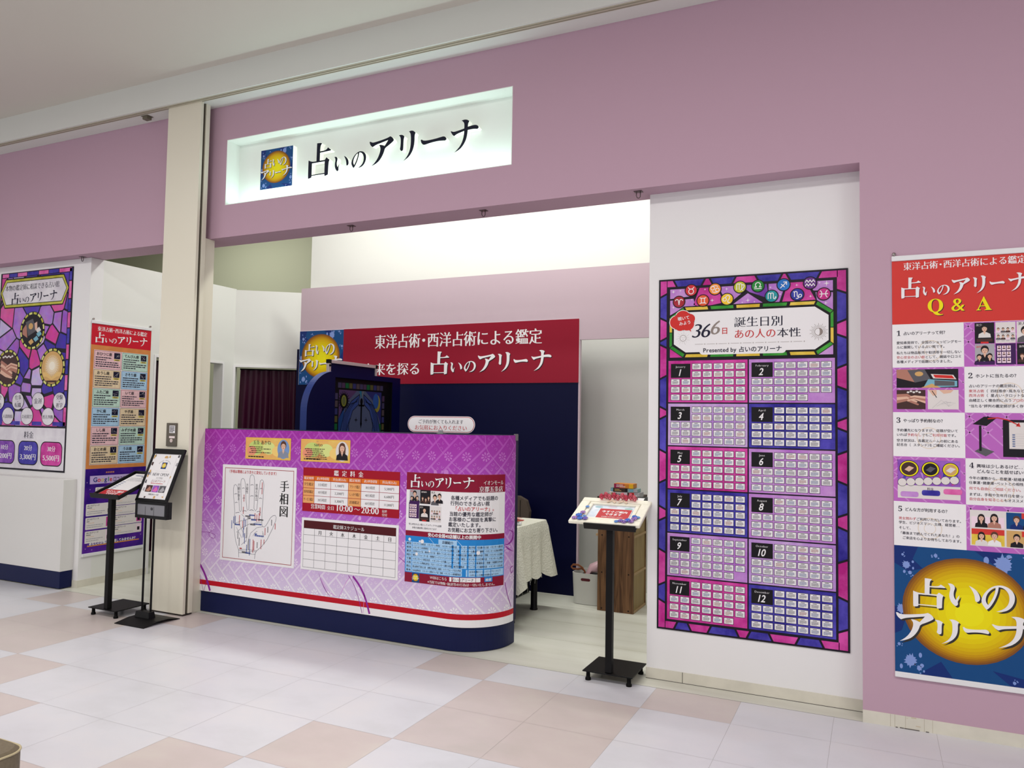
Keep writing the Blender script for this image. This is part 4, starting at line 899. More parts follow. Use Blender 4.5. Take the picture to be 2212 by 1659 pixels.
STARC = mat('print_star_orange', (226, 150, 60), .5)
for k in range(5): B.poly('review_panel', [(.20+.017*k+.009*(1 if q % 2 == 0 else .45)*math.sin(q*math.pi/5), .70+.009*(1 if q % 2 == 0 else .45)*math.cos(q*math.pi/5)) for q in range(10)], STARC, 3)
RV = [(.10, .49, .40, .575)]+[(.02, .335-.115*k, .27, .445-.115*k-.008) for k in range(3)]+[(.285, .405-.087*k, .575, .487-.087*k) for k in range(4)]
NM = ['占いのアリーナ', '占いのアリーナ', '占いのアリーナ', '占いのアリーナ', '占いのアリーナ', '占いのアリーナ', '占いのアリーナ', '占いのアリーナ']
for k, (x0, y0, x1, y1) in enumerate(RV):
    pt = 'review_box#%d' % k; B.rrect(pt, x0, y0, x1, y1, .008, OFFW, 2); B.text(pt, NM[k], x0+.012, y1-.022, .0165, VDK, 3, 'bold')
    greek(B, pt, x0+.012, y1-.040, x0+.06, y1-.028, 1, GREY, 3, k)
    for q in range(5): star4(B, pt, x0+.03+.012*q, y1-.048, .006, STARC, 3)
    greek(B, pt, x0+.012, y0+.01, x0+(x1-x0)*.72, y1-.058, 2, LGREY, 3, k+20, .4)
    B.rect(pt, x1-.055, y0+.012, x1-.006, y1-.008, (TAN, OFFW, S_MAG, PINKP)[k % 4], 3); B.rect(pt, x1-.045, y0+.02, x1-.02, y0+.05, VDK, 3.5)
B.rect('review_panel', .045, .075, .555, .083, STARC, 3); B.text('review_panel', 'あなたのお悩みも相談してみませんか？', .06, .087, .028, WH, 4, 'black', width=.47)
for x, y in ((.03, .06), (.05, .09), (.02, .11), (.09, .045), (.54, .60), (.56, .53), (.57, .12), (.05, .56), (.02, .62)): star4(B, 'review_panel', x, y, .008, S_LAV, 3)
# ------------------------------------------------------------------ long red banner on the partition
trb = thing('shop_banner', 'long wine red shop banner with gold ball square across the navy partition', 'banner', (-3.78, 6.135, 1.793))
mb = MB(); mb.box(-5.292, -2.266, 6.131, 6.1346, 1.793, 2.338, WH); mb.build('banner_sheet', trb)
R_ = Sheet(trb, flat_map((-5.29, 6.131, 1.793), (1, 0, 0), (0, 0, 1), (0, -1, 0)))
ball_emblem(R_, 'emblem_panel', 0, 0, .549, .543, 1)
BANR = mat('print_banner_red', (140, 12, 40), .45)
R_.rect('lettered_panel', .549, .0, 3.022, .5455, BANR, 1)
a_ = (2.682,0.3613); b_ = (2.674,0.4896)
R_.text('lettered_panel', '東洋占術・西洋占術による鑑定', .92, .352, .148, WH, 3, 'minb', width=a_[0]-.92)
c_ = (1.2,0.0878); d_ = (1.448,0.0849)
R_.text('lettered_panel', '未来を探る', d_[0], .094, .128, WH, 3, 'minb', 'r', width=.66)
e0 = (1.557,0.0672); e1 = (2.771,0.262)
logo_line(R_, 'lettered_panel', (e0[0], .083, e1[0], .298), WH, 4, VDK, (.006, -.006))
# ------------------------------------------------------------------ raised sign in the lit recess
NAVYL = mat('navy_acrylic', (8, 12, 36), .4); WHL = mat('white_acrylic_side', (238, 242, 232), .5, emit=.35)
ls0 = (0.7131,0.1391); ls1 = (2.115,0.1273)
SB = {'u1': (0.7124,0.1392)+(0.9149,0.3626), 'i': (0.9465,0.1733)+(1.073,0.2646), 'no': (1.097,0.1761)+(1.222,0.2725), 'a': (1.249,0.1584)+(1.45,0.355), 'ri': (1.491,0.1588)+(1.625,0.3663), 'bar': (1.667,0.2526)+(1.868,0.2812), 'na': (1.898,0.1608)+(2.108,0.3606)}
lab = {'u1': '占', 'i': 'い', 'no': 'の', 'a': 'ア', 'ri': 'リ', 'bar': 'ー', 'na': 'ナ'}
SBX = {}
base_v = .140
for k in ORDER:
    x0, y0, x1, y1 = SB[k]; SBX[k] = (min(x0, x1), max(x0, x1))
for k in ORDER:
    gx0, gy0, gx1, gy1 = _bbox(LGP[k]); xa, xb = SBX[k]; kx = (xb-xa)/(gx1-gx0); ky = .252/411
    t = thing('sign_letter', 'raised navy sign character %s in the lit white recess' % lab[k], 'sign letter', (-4.42+(xa+xb)/2, 4.372, 3.045+base_v), 'raised characters of the shop sign')
    ls = [[(xa+(x-gx0)*kx, base_v+(576-y)*ky) for x, y in l] for l in LGP[k]]
    v, tr = _fill(ls, True)
    face = MB(); face.add([(-4.42+a, 4.3300, 3.045+b) for a, b in v], tr, NAVYL); face.build('face', t)
    side = MB()
    for l in ls:
        n = len(l); vs = [(-4.42+a, 4.3303, 3.045+b) for a, b in l]+[(-4.42+a, 4.3715, 3.045+b) for a, b in l]
        side.add(vs, [(i, (i+1) % n, n+(i+1) % n, n+i) for i in range(n)], WHL)
    side.build('return_edge', t)
tp = thing('sign_plaque', 'small square gold ball plaque left of the raised navy sign characters', 'sign', (-4.0, 4.372, 3.045+.109))
mb = MB(); mb.box(-4.42+.262, -4.42+.5685, 4.328, 4.3715, 3.045+.1085, 3.045+.4075, WHL); mb.build('backing_block', tp)
PS = Sheet(tp, flat_map((-4.42, 4.328, 3.045), (1, 0, 0), (0, 0, 1), (0, -1, 0)))
ball_emblem(PS, 'printed_face', .262, .1085, .3065, .299, 1)

# ------------------------------------------------------------------ reception counter with its wrap-around printed panel
def grad_mat(name, top, mid, bot):
    """printed colour that changes with height up the panel"""
    m = mat(name, mid, .35); nt = m.node_tree; b = nt.nodes['Principled BSDF']
    g = nt.nodes.new('ShaderNodeNewGeometry'); sp = nt.nodes.new('ShaderNodeSeparateXYZ'); mr = nt.nodes.new('ShaderNodeMapRange'); mr.inputs['From Min'].default_value = .2; mr.inputs['From Max'].default_value = 1.36
    cr = nt.nodes.new('ShaderNodeValToRGB'); e = cr.color_ramp.elements; e[0].color = lin(*bot); e[1].color = lin(*top); x = e.new(.52); x.color = lin(*mid); e[0].position = .04
    nt.links.new(g.outputs['Position'], sp.inputs[0]); nt.links.new(sp.outputs['Z'], mr.inputs['Value']); nt.links.new(mr.outputs['Result'], cr.inputs['Fac']); nt.links.new(cr.outputs['Color'], b.inputs['Base Color'])
    return m
KB = grad_mat('counter_print_block', (158, 42, 160), (176, 92, 196), (216, 202, 228)); KL = grad_mat('counter_print_lattice', (176, 68, 180), (198, 138, 214), (234, 230, 238)); KF = grad_mat('counter_print_flower', (182, 84, 188), (212, 164, 222), (240, 238, 242))
CX, CY, CR_ = -2.46, 4.595, .32; UA = CX+4.75; UE = UA+CR_*math.radians(93)
def cmap(off=0.0):
    def f(u, v, d):
        d += off
        if u <= UA: return Vector((-4.75+u, 4.275-d, v))
        t = (u-UA)/CR_; return Vector((CX+(CR_+d)*math.sin(t), CY-(CR_+d)*math.cos(t), v))
    return f
tco = thing('reception_counter', 'long purple patterned reception counter with rounded right end and navy base', 'counter', (-3.4, 4.45, 0))
def outline(off, n=18, back=4.66):
    pts = [(-4.75, 4.275+off)]
    for i in range(n+1):
        t = math.radians(90)*i/n; pts.append((CX+(CR_-off)*math.sin(t), CY-(CR_-off)*math.cos(t)))
    return pts+[(CX+CR_-off, back), (-4.75, back)]
mb = MB(); mb.prism([(x, y, .155) for x, y in outline(.004)], (0, 0, 1.20), mat('counter_carcass', (30, 26, 60), .5)); mb.build('carcass', tco)
mb = MB(); mb.prism([(x, y, 1.355) for x, y in outline(.001)], (0, 0, .006), NAVY2); mb.build('worktop', tco)
mb = MB(); mb.prism([(x, y, .004) for x, y in outline(.014)], (0, 0, .151), NAVY); mb.build('base', tco); tco.children[-1]['label'] = 'navy base'
mb = MB(); mb.prism([(x, y, 0) for x, y in outline(.03)], (0, 0, .004), BLACK); mb.build('foot_strip', tco)
mb = MB(); mb.box(-2.152, -2.136, 4.60, 4.64, 1.325, 1.368, mat('grey_corner_cap', (120, 112, 118), .5)); mb.build('corner_cap', tco, bevel=.002)
K = Sheet(tco, cmap())
SEG = [0, .6, 1.2, 1.8, 2.2]+[UA+(UE-UA)*i/18 for i in range(19)]
def strip(part, v0, v1, m, d):
    for a, b in zip(SEG, SEG[1:]): K.poly(part, [(a, v0), (b, v0), (b, v1), (a, v1)], m, d)
PP = 'printed_panel'
strip(PP, .236, 1.36, KL, 1); strip(PP, .155, .237, WH, 1); strip(PP, .202, .237, mat('print_stripe_red', (186, 10, 34), .4), 2)
def clip(pts, ax, lo, hi):
    for lim, sg in ((lo, 1), (hi, -1)):
        out = []
        for i in range(len(pts)):
            a, b = pts[i-1], pts[i]; fa, fb = sg*(a[ax]-lim), sg*(b[ax]-lim)
            if (fa < 0) != (fb < 0):
                t = fa/(fa-fb); out.append((a[0]+(b[0]-a[0])*t, a[1]+(b[1]-a[1])*t))
            if fb >= 0: out.append(b)
        pts = out
        if not pts: return []
    return pts
def wrap_poly(pts, m, d):
    pts = clip(clip(pts, 1, .238, 1.359), 0, 0, UE)
    if len(pts) < 3: return
    if max(p[0] for p in pts) < UA-.02: K.poly(PP, pts, m, d); return
    u = 2.2
    c = clip(pts, 0, 0, u)
    if len(c) > 2: K.poly(PP, c, m, d)
    while u < UE:
        c = clip(pts, 0, u, u+.028)
        if len(c) > 2: K.poly(PP, c, m, d)
        u += .028
sS, lL, iw = .061, .195, .0062
def flower(x, y, r, a0):
    for q in range(8):
        a = a0+q*math.pi/4; ca, sa = math.cos(a), math.sin(a)
        wrap_poly([(x+ca*r*t-sa*r*w, y+sa*r*t+ca*r*w) for t, w in ((.28, 0), (.55, .13), (.82, .19), (.98, .1), (1.0, 0), (.98, -.1), (.82, -.19), (.55, -.13))], KF, 2.6)
    wrap_poly([(x+r*.17*math.cos(q), y+r*.17*math.sin(q)) for q in (0, 1.05, 2.1, 3.14, 4.2, 5.25)], KF, 2.6)
def curl(x, y, r, a0, sg):
    p = []
    for q in range(15):
        t = q/14; a = a0+sg*t*5.2; rr = r*(1-.72*t); p.append((x+rr*math.cos(a), y+rr*math.sin(a)))
    for q in range(14):
        dx, dy = p[q+1][0]-p[q][0], p[q+1][1]-p[q][1]; L_ = math.hypot(dx, dy); nx, ny = -dy/L_*.0013, dx/L_*.0013
        wrap_poly([(p[q][0]+nx, p[q][1]+ny), (p[q+1][0]+nx, p[q+1][1]+ny), (p[q+1][0]-nx, p[q+1][1]-ny), (p[q][0]-nx, p[q][1]-ny)], KF, 2.6)
SHEETBOX = [(.59, 1.15, 1.01, 1.304), (1.103, 1.15, 1.526, 1.304), (.385, .41, 1.065, 1.09), (1.135, .81, 1.93, 1.10), (1.135, .41, 1.93, .755), (1.99, .41, 2.68, 1.10)]
def hidden(x, y, r): return any(a+r < x < c-r and b+r < y < d_-r for a, b, c, d_ in SHEETBOX) or x > UE+r or x < -r or y < .238-r or y > 1.36+r
for row in range(-6, 3):
    zb = 1.155+row*lL
    up = row % 2 == 0                       # this row leans one way, the next the other
    for k in range(-4, 28):
        bx = k*2*sS+(0 if up else lL+sS*0)
        e = 1 if up else -1
        bx0 = bx-.03
        q = [(0, 0), (sS, -sS), (sS+lL, lL-sS), (lL, lL)]
        if not up: q = [(-x, y) for x, y in q]
        c = (sum(p[0] for p in q)/4, sum(p[1] for p in q)/4)
        ins = []
        for x, y in q:
            # inset along both block directions
            a1 = (x-c[0])*e; a2 = y-c[1]; L1 = (a1+a2)/2; S1 = (a1-a2)/2
            L1 -= math.copysign(iw*.72, L1); S1 -= math.copysign(iw*.72, S1); ins.append((c[0]+e*(L1+S1), c[1]+L1-S1))
        P4 = [(bx0+x, zb+y) for x, y in ins]; cx, cy = bx0+c[0], zb+c[1]
        if not hidden(cx, cy, .15): wrap_poly(P4, KB, 2)
        if not hidden(cx, cy, .05): flower(cx, cy, .031, .2)
        for sg in (1, -1):
            fx, fy = cx+e*sg*.058, cy+sg*.058
            if not hidden(fx, fy, .03):
                curl(fx-e*.012, fy+.012, .0125, 0 if sg > 0 else 3.1, e); curl(fx+e*.013, fy-.010, .0115, 3.1 if sg > 0 else 0, -e); curl(fx+e*sg*.024, fy+sg*.024, .010, 1.5, e*sg)
VINE = mat('print_violet_vine', (140, 34, 150), .4); PALEV = mat('print_pale_vine', (214, 150, 218), .4)
def vine(pts, w, m, d=3, taper=False):
    P_ = []
    for i in range(len(pts)-1):
        p0 = pts[max(i-1, 0)]; p1, p2 = pts[i], pts[i+1]; p3 = pts[min(i+2, len(pts)-1)]
        for q in range(8):
            t = q/8; P_.append(tuple(.5*((2*p1[j])+(-p0[j]+p2[j])*t+(2*p0[j]-5*p1[j]+4*p2[j]-p3[j])*t*t+(-p0[j]+3*p1[j]-3*p2[j]+p3[j])*t**3) for j in (0, 1)))
    P_.append(pts[-1]); P_ = [p for p in P_ if 0 <= p[0] <= UE]
    if len(P_) > 2: K.line(PP, P_, w, m, d, taper=taper)
vine([(0.1275,0.3899), (0.1876,0.3333), (0.2425,0.2562), (0.2866,0.1624)], .018, VINE, 3); vine([(0.1237,0.4186), (0.1665,0.2982), (0.2193,0.1552)], .003, VINE); vine([(0.2249,0.1558), (0.2494,0.2322)], .003, VINE)
vine([(0.1304,0.7859), (0.1509,0.7204), (0.1199,0.6515)], .006, VINE, 3, True); vine([(0.1201,0.6474), (0.182,0.6725), (0.2731,0.6663)], .004, VINE, 3, True); vine([(0.1233,0.585), (0.2429,0.5898), (0.3168,0.5748), (0.3069,0.5494), (0.2671,0.5587), (0.2546,0.5825), (0.2873,0.6055)], .003, VINE)
vine([(1.288,0.393), (1.316,0.3317), (1.361,0.2679), (1.393,0.242)], .006, VINE, 3, True); vine([(1.308,0.3556), (1.373,0.2789), (1.448,0.2432)], .004, PALEV, 3); vine([(1.552,0.3944), (1.517,0.3426), (1.466,0.2452)], .004, PALEV, 3); vine([(1.575,0.3967), (1.631,0.3399), (1.68,0.264), (1.718,0.1639)], .014, VINE, 3); vine([(1.539,0.398), (1.589,0.3356), (1.634,0.235), (1.657,0.1614)], .004, VINE, 3); vine([(1.646,0.399), (1.673,0.3109), (1.666,0.1624)], .003, PALEV, 3); vine([(1.941,0.5545), (1.986,0.5259)], .004, VINE)
vine([(2.687,1.053), (2.709,0.9972), (2.755,0.9553), (2.774,0.9735), (2.747,1.014), (2.709,1.017)], .004, KF, 3); vine([(2.407,1.153), (2.458,1.117)], .003, KF, 3); vine([(1.25, 1.36), (1.27, 1.315)], .004, KF); vine([(2.53, 1.36), (2.545, 1.27), (2.60, 1.20), (2.66, 1.14)], .004, KF); vine([(2.18, 1.36), (2.22, 1.28), (2.30, 1.20), (2.40, 1.12)], .003, KF)
vine([(2.737,0.7477), (2.782,0.7298), (2.78,0.6911), (2.734,0.661), (2.694,0.6623)], .018, VINE, 3, True); vine([(2.689,0.6596), (2.73,0.6294), (2.787,0.6058)], .010, VINE, 3, True); vine([(2.79,0.5112), (2.757,0.5003), (2.77,0.4691), (2.795,0.4812)], .006, VINE, 3); vine([(2.70, .42), (2.73, .33), (2.775, .25)], .006, VINE)
for x, z, r in ((.775, 1.113, .010), (.80, 1.108, .006), (.83, 1.115, .013), (2.20, 1.118, .012), (2.28, 1.116, .018), (2.25, 1.123, .006), (1.30, .785, .010), (1.62, .785, .012), (.56, .62, .010)): K.ell(PP, x, z, r, r*1.2, KF, 3, 16)
# ------------------------------------------------------------------ sheets fixed to the counter front
def paper(name, label, cat, u0, z0, u1, z1, m=WH, group=None):
    t = thing(name, label, cat, (-4.75+(u0+min(u1, UA))/2, 4.272, z0), group)
    s = Sheet(t, cmap(.0024)); n = 1 if u1 < UA else 14
    mb = s.mb('sheet')
    for i in range(n):
        a = u0+(u1-u0)*i/n; b = u0+(u1-u0)*(i+1)/n; f = cmap(0)
        q = [f(a, z0, .0016), f(b, z0, .0016), f(b, z1, .0016), f(a, z1, .0016)]; w_ = [f(a, z0, .0026), f(b, z0, .0026), f(b, z1, .0026), f(a, z1, .0026)]
        mb.add(q+w_, [(4, 5, 6, 7), (0, 1, 5, 4), (3, 7, 6, 2), (0, 4, 7, 3), (1, 2, 6, 5)], m)
    return s
AMBER = mat('print_amber_wash', (232, 186, 72), .45); WARM = stain('print_warm_wash', (226, 156, 96), (234, 214, 110), 9)
for k, (u0, u1, nm, ruby, lbl) in enumerate(((.590, 1.011, '五条 あかね', 'ごじょう', 'amber name card with short-haired portrait at the upper left of the counter'), (1.103, 1.527, 'sato', 'さと', 'amber name card with long-haired portrait above the price table'))):
    s = paper('name_card', lbl, 'card', u0, 1.150, u1, 1.305, AMBER, 'portrait name cards on the counter')
    s.rect('printed_text', u0+.006, 1.156, u1-.006, 1.299, WARM, 1.2)
    for q, (c, x, r) in enumerate((((196, 212, 120), .10, .07), ((232, 150, 120), .06, .045), ((214, 222, 140), .22, .06), ((240, 204, 120), .30, .05))): s.ell('printed_text', u0+x, 1.23-.02*(q % 2), r, r*.75, mat('print_wash_%d' % q, c, .5), 1.5+q*.2, 24)
    s.text('printed_text', ruby, u0+.09 if k == 0 else u0+.135, 1.288, .010, GREY, 3, 'sans'); s.text('printed_text', nm, u0+.07 if k == 0 else u0+.115, 1.257, .036, INK, 3, 'min', width=.17 if k == 0 else .075)
    for q in range(4 if k == 0 else 6): greek(s, 'printed_text', u0+.035+.01*(q % 3), 1.242-.0135*q-.009, u0+.265-.012*(q % 3), 1.242-.0135*q, 1, BROWN, 3, q+k*9, .62)
    greek(s, 'printed_text', u0+.03, 1.162, u0+.27, 1.172, 1, VDK, 3, 77+k, .8)
    cx, cy = u1-.066, 1.227
    s.ell('portrait', cx, cy, .054, .068, mat('print_portrait_blue', (118, 150, 200), .5) if k == 0 else OFFW, 3.5, 36)
    bust(s, 'portrait', cx, cy-.060, .118, HAIR2, mat('print_kimono_grey', (134, 142, 160), .5) if k == 0 else VDK, 4, long=k == 1)
# palm chart
s = paper('palm_chart', 'white palm reading chart with a line drawing of a hand in a red border', 'chart', .374, .400, 1.071, 1.100)
s.frame('drawing', .398, .418, 1.048, 1.078, .004, mat('print_brick_border', (160, 52, 58), .5), 2)
s.text('drawing', '〈手相は環境により次々と変化していきます〉', .428, 1.042, .026, mat('print_brick_text', (192, 70, 76), .5), 3, 'bold', width=.475)
s.text('drawing', '手相図', .965, 1.010, .088, BK, 3, 'minb', vertical=True, sx=.95)
LN = mat('print_thin_line', (112, 112, 124), .5)
hand = [(0.5593,0.4321), (0.5543,0.4872), (0.5249,0.5451), (0.5069,0.6228), (0.5043,0.6926), (0.5055,0.7627), (0.4899,0.8694), (0.4854,0.9255), (0.4906,0.9492), (0.504,0.9578), (0.5208,0.946), (0.5298,0.9137), (0.5401,0.8535), (0.5519,0.7703), (0.5617,0.7616), (0.571,0.7738), (0.5624,0.8827), (0.5551,0.9757), (0.5603,0.997), (0.5743,1.005), (0.5895,0.9969), (0.599,0.9638), (0.61,0.8575), (0.6225,0.784), (0.632,0.7763), (0.6408,0.7875), (0.6415,0.9102), (0.6404,1.003), (0.6455,1.026), (0.6617,1.036), (0.6792,1.026), (0.6867,0.9959), (0.6887,0.8804), (0.6894,0.7928), (0.7036,0.7762), (0.7168,0.7922), (0.7228,0.8639), (0.7364,0.9705), (0.7414,0.9938), (0.7561,1.004), (0.7717,0.9906), (0.7761,0.9587), (0.771,0.8666), (0.7661,0.7701), (0.7679,0.6878), (0.7764,0.6701), (0.7915,0.6676), (0.8089,0.6816), (0.8482,0.7389), (0.8713,0.7541), (0.8889,0.7575), (0.9001,0.7424), (0.8936,0.7148), (0.8636,0.6537), (0.8193,0.5777), (0.7735,0.5284), (0.7268,0.4926), (0.7127,0.4685), (0.71,0.434)]
s.line('drawing', hand, .0028, LN, 3)
for pl in ([(0.5065,0.6717), (0.5708,0.6971), (0.6562,0.7168), (0.7654,0.7174)], [(0.5281,0.6104), (0.5793,0.6467), (0.6517,0.6796), (0.766,0.7023)], [(0.7794,0.6703), (0.7197,0.6569), (0.6667,0.6162), (0.6446,0.5638), (0.6381,0.5034)], [(0.6317,0.7152), (0.6364,0.6093), (0.6238,0.5484)], [(0.55,0.6771), (0.5865,0.6241), (0.6164,0.5755)], [(0.5264,0.6475), (0.5825,0.5751)], [(0.5523,0.4893), (0.6415,0.4954), (0.7268,0.4935)], [(0.5545,0.4816), (0.7211,0.4852)], [(0.5565,0.4665), (0.7159,0.4665)], [(0.686,0.5947), (0.7031,0.6189), (0.728,0.6336)], [(0.7748,0.638), (0.7913,0.6028)], [(0.7813,0.6271), (0.7738,0.59)], [(0.5786,0.5239), (0.6234,0.5575)], [(0.5718,0.7437), (0.6004,0.727)]): s.line('drawing', pl, .0022, LN, 3)
for cx_, cy_, w_ in ((215,485,20),(222,620,20),(333,395,18),(340,550,20),(468,345,24),(466,518,24),(614,405,20),(602,556,22)):
    pass
for p0, p1 in (((0.4973,0.8848), (0.5234,0.889)), ((0.5052,0.8225), (0.5301,0.8259)), ((0.5701,0.9307), (0.5923,0.9337)), ((0.5771,0.8593), (0.5992,0.8624)), ((0.6492,0.9579), (0.6784,0.9603)), ((0.6502,0.8783), (0.6795,0.8808)), ((0.7403,0.9366), (0.7632,0.9369)), ((0.7348,0.8664), (0.7626,0.8661)), ((0.5136,0.7492), (0.5507,0.7572)), ((0.58,0.7665), (0.6194,0.7699)), ((0.6462,0.7762), (0.6864,0.7779)), ((0.7178,0.7706), (0.7549,0.7657))): s.line('drawing', [p0, ((p0[0]+p1[0])/2, p0[1]+.006), p1], .0035, LN, 3)
for t_, p in (('行動の独立', (0.5399,0.9666)), ('方縦性', (0.6185,0.9704)), ('思想の独立', (0.7078,0.9714))): s.text('drawing', t_, p[0], p[1], .0245, GREY, 3, 'sans', vertical=True)
BLUET = mat('print_blue_note', (60, 84, 160), .5); REDT = mat('print_red_note', (186, 70, 74), .5)
def vnote(p, n, m, w=.007, rot=0):
    for q in range(n): s.rect('drawing', p[0], p[1]-.0085*(q+1), p[0]+w, p[1]-.0085*q-.002, m, 3)
for p, n, m in (((0.7569,0.9853), 10, REDT), ((0.5869,0.8887), 6, REDT), ((0.5847,0.8002), 6, REDT), ((0.7435,0.8053), 7, REDT), ((0.5101,0.7303), 8, BLUET), ((0.4947,0.7246), 6, BLUET), ((0.4772,0.6954), 7, BLUET), ((0.5503,0.7376), 8, REDT), ((0.5944,0.7219), 10, BLUET), ((0.6104,0.7091), 6, BLUET), ((0.5831,0.698), 6, REDT), ((0.6221,0.6544), 9, GREY), ((0.5916,0.6476), 8, BLUET), ((0.6056,0.6116), 9, BLUET), ((0.5403,0.616), 6, GREY), ((0.5546,0.5753), 7, GREY), ((0.6442,0.573), 9, GREY), ((0.6564,0.574), 14, BLUET), ((0.6277,0.5302), 7, BLUET), ((0.687,0.5718), 11, REDT), ((0.6965,0.5634), 8, REDT), ((0.7271,0.5566), 5, GREY), ((0.7624,0.5777), 8, REDT), ((0.7893,0.5798), 4, REDT), ((0.8547,0.7257), 5, GREY), ((0.8883,0.7008), 5, REDT), ((0.8212,0.6733), 5, GREY), ((0.7965,0.6624), 6, REDT), ((0.7362,0.7636), 7, REDT), ((0.7155,0.753), 6, REDT), ((0.6969,0.761), 5, REDT)): vnote(p, n, m)
for p, w_, m in (((0.6094,0.7322), .05, GREY), ((0.6303,0.7197), .055, GREY), ((0.6459,0.7416), .06, BLUET), ((0.6657,0.7092), .05, BLUET), ((0.658,0.6745), .05, GREY), ((0.6913,0.6801), .08, BLUET), ((0.7323,0.7137), .05, GREY), ((0.7036,0.6089), .03, BLUET), ((0.704,0.5984), .09, BLUET), ((0.5872,0.4715), .045, GREY), ((0.6212,0.4689), .05, BLUET), ((0.5644,0.4964), .03, REDT), ((0.5131,0.6652), .05, BLUET)): greek(s, 'drawing', p[0], p[1]-.004, p[0]+w_, p[1]+.008, 1, m, 3, int(w_*999), .8)
# price table
s = paper('price_table', 'red bordered price and opening hours board on the counter', 'sign', 1.130, .805, 1.933, 1.107, mat('print_signboard_red', (160, 12, 36), .4))
s.text('table', '鑑定料金', 1.532, 1.062, .042, WH, 2, 'minb', 'c', track=.62)
xs = [1.133, 1.232, 1.372, 1.520, 1.626, 1.774, 1.930]; zs = [1.052, 1.018, .966, .914, .861]
ORAN = mat('print_orange_head', (222, 112, 32), .45); PEACH = mat('print_peach_cell', (232, 166, 104), .45)
heads = ('鑑定種類', 'お時間', '料金(税込み)')*2
cells = [('学生鑑定', '5分程度', '1,100円', 'アリーナ鑑定', '30分程度', '5,500円'), ('短時間鑑定', '10分程度', '2,200円', 'しっかり鑑定', '40分程度', '6,600円'), ('サービス鑑定', '20分程度', '3,300円', '詳細鑑定', '60分程度', '11,000円')]
for c in range(6):
    s.rect('table', xs[c]+.0015, zs[1]+.0015, xs[c+1]-.0015, zs[0]-.0015, ORAN, 2); s.text('table', heads[c], (xs[c]+xs[c+1])/2, zs[1]+.009, .021, WH, 3, 'min', 'c', width=min(.110, (xs[c+1]-xs[c])*.86))
    for r in range(3):
        s.rect('table', xs[c]+.0015, zs[r+2]+.0015, xs[c+1]-.0015, zs[r+1]-.0015, PEACH if c % 3 == 0 else WH, 2)
        t_ = cells[r][c]; s.text('table', t_, (xs[c]+xs[c+1])/2, zs[r+2]+.018, .023, VDK, 3, 'min', 'c', width=min(.085 if c % 3 == 0 else .078, .9*(xs[c+1]-xs[c])))
s.text('table', '営業時間', 1.205, .828, .035, WH, 2, 'minb', width=.125); s.text('table', '全日', 1.345, .827, .031, WH, 2, 'min'); s.text('table', '10:00', 1.418, .822, .062, WH, 2, 'minb', width=.145); s.text('table', '～', 1.572, .824, .05, WH, 2, 'min'); s.text('table', '20:00', 1.630, .820, .062, WH, 2, 'minb', width=.145)
s.text('table', '最終', 1.798, .836, .021, WH, 2, 'min'); s.text('table', '受付', 1.798, .812, .021, WH, 2, 'min')
# schedule
s = paper('schedule_sheet', 'white weekly schedule sheet with empty grid under the price table', 'sheet', 1.130, .404, 1.933, .760)
s.rect('grid', 1.149, .688, 1.914, .742, mat('print_dark_maroon', (78, 18, 26), .45), 2); s.text('grid', '鑑定師スケジュール', 1.532, .702, .030, WH, 3, 'min', 'c', width=.26)
cx = [1.149+.0956*i for i in range(9)]; rz = [.688, .643, .586, .530, .475, .420]
for x in cx: s.rect('grid', x-.001, .419, x+.001, .688, GREY, 2)
for z in rz: s.rect('grid', 1.149, z-.001, 1.914, z+.001, GREY, 2)
for i, ch in enumerate('月火水木金土日'): s.text('grid', ch, (cx[i+1]+cx[i+2])/2, .652, .032, VDK, 3, 'minb', 'c')
# shop information sheet, wrapped round the curved end
s = paper('shop_information_poster', 'shop information poster with red heading and blue branch list on the curved counter end', 'poster', 1.987, .4055, 2.686, 1.110)
NUV = 14
s.rect('heading', 1.987, .998, 2.686, 1.110, CRIM2, 1, NUV)
a_, b_ = (2.019,1.016), (2.457,1.095)
logo_line(s, 'heading', (a_[0], 1.012, b_[0]+.01, 1.098), WH, 3, VDK, (.002, -.002))
a_, b_ = (2.525,1.054), (2.67,1.07); s.text('heading', 'イオンモール', a_[0], 1.047, .032, WH, 3, 'sans', width=b_[0]-a_[0])
a_, b_ = (2.498,1.013), (2.667,1.032); s.text('heading', '京都五条店', a_[0], 1.004, .040, WH, 3, 'minb', width=b_[0]-a_[0])
a_ = (2.319,0.9618)
for k, (l, n_) in enumerate((('各種メディアでも話題の', 11), ('行列のできる占い館', 9), ('「占いのアリーナ」。', 10), ('当館の優秀な鑑定師が', 10), ('お客様のご相談を真摯に', 11), ('鑑定いたします。', 8), ('お気軽にお立ち寄り下さい。', 13))):
    s.text('message', l, a_[0]-.003*k+(.022 if k == 2 else 0), .950-.0335*k, .0305, REDI if k == 2 else INK, 3, 'semi', width=n_*(.0282 if k < 6 else .0265))
a_ = (2.014,0.9578); pw = .082
for k, (px_, py_, rot) in enumerate(((2.012, .912, 3), (2.092, .912, 5), (2.170, .907, 2), (2.008, .815, 4), (2.088, .800, 0), (2.172, .800, 1))): covers(s, 'magazine_pictures', px_, py_, .078, .088 if k < 3 else .100, 3+.4*(k == 4), rot)
s.text('caption', '安心安全の占い館としてメディアでも話題', 2.010, .772, .014, INK, 3, 'sans', width=.245); s.text('caption', '多数の雑誌等に取材されてます', 2.035, .750, .014, INK, 3, 'sans', width=.185)
s.rect('branch_list', 1.987, .7015, 2.686, .735, CRIM2, 1, NUV); a_, b_ = (2.156,0.7123), (2.517,0.7211); s.text('branch_list', '安心の全国40店舗以上の展開中', a_[0], .708, .026, WH, 3, 'black', width=b_[0]-a_[0])
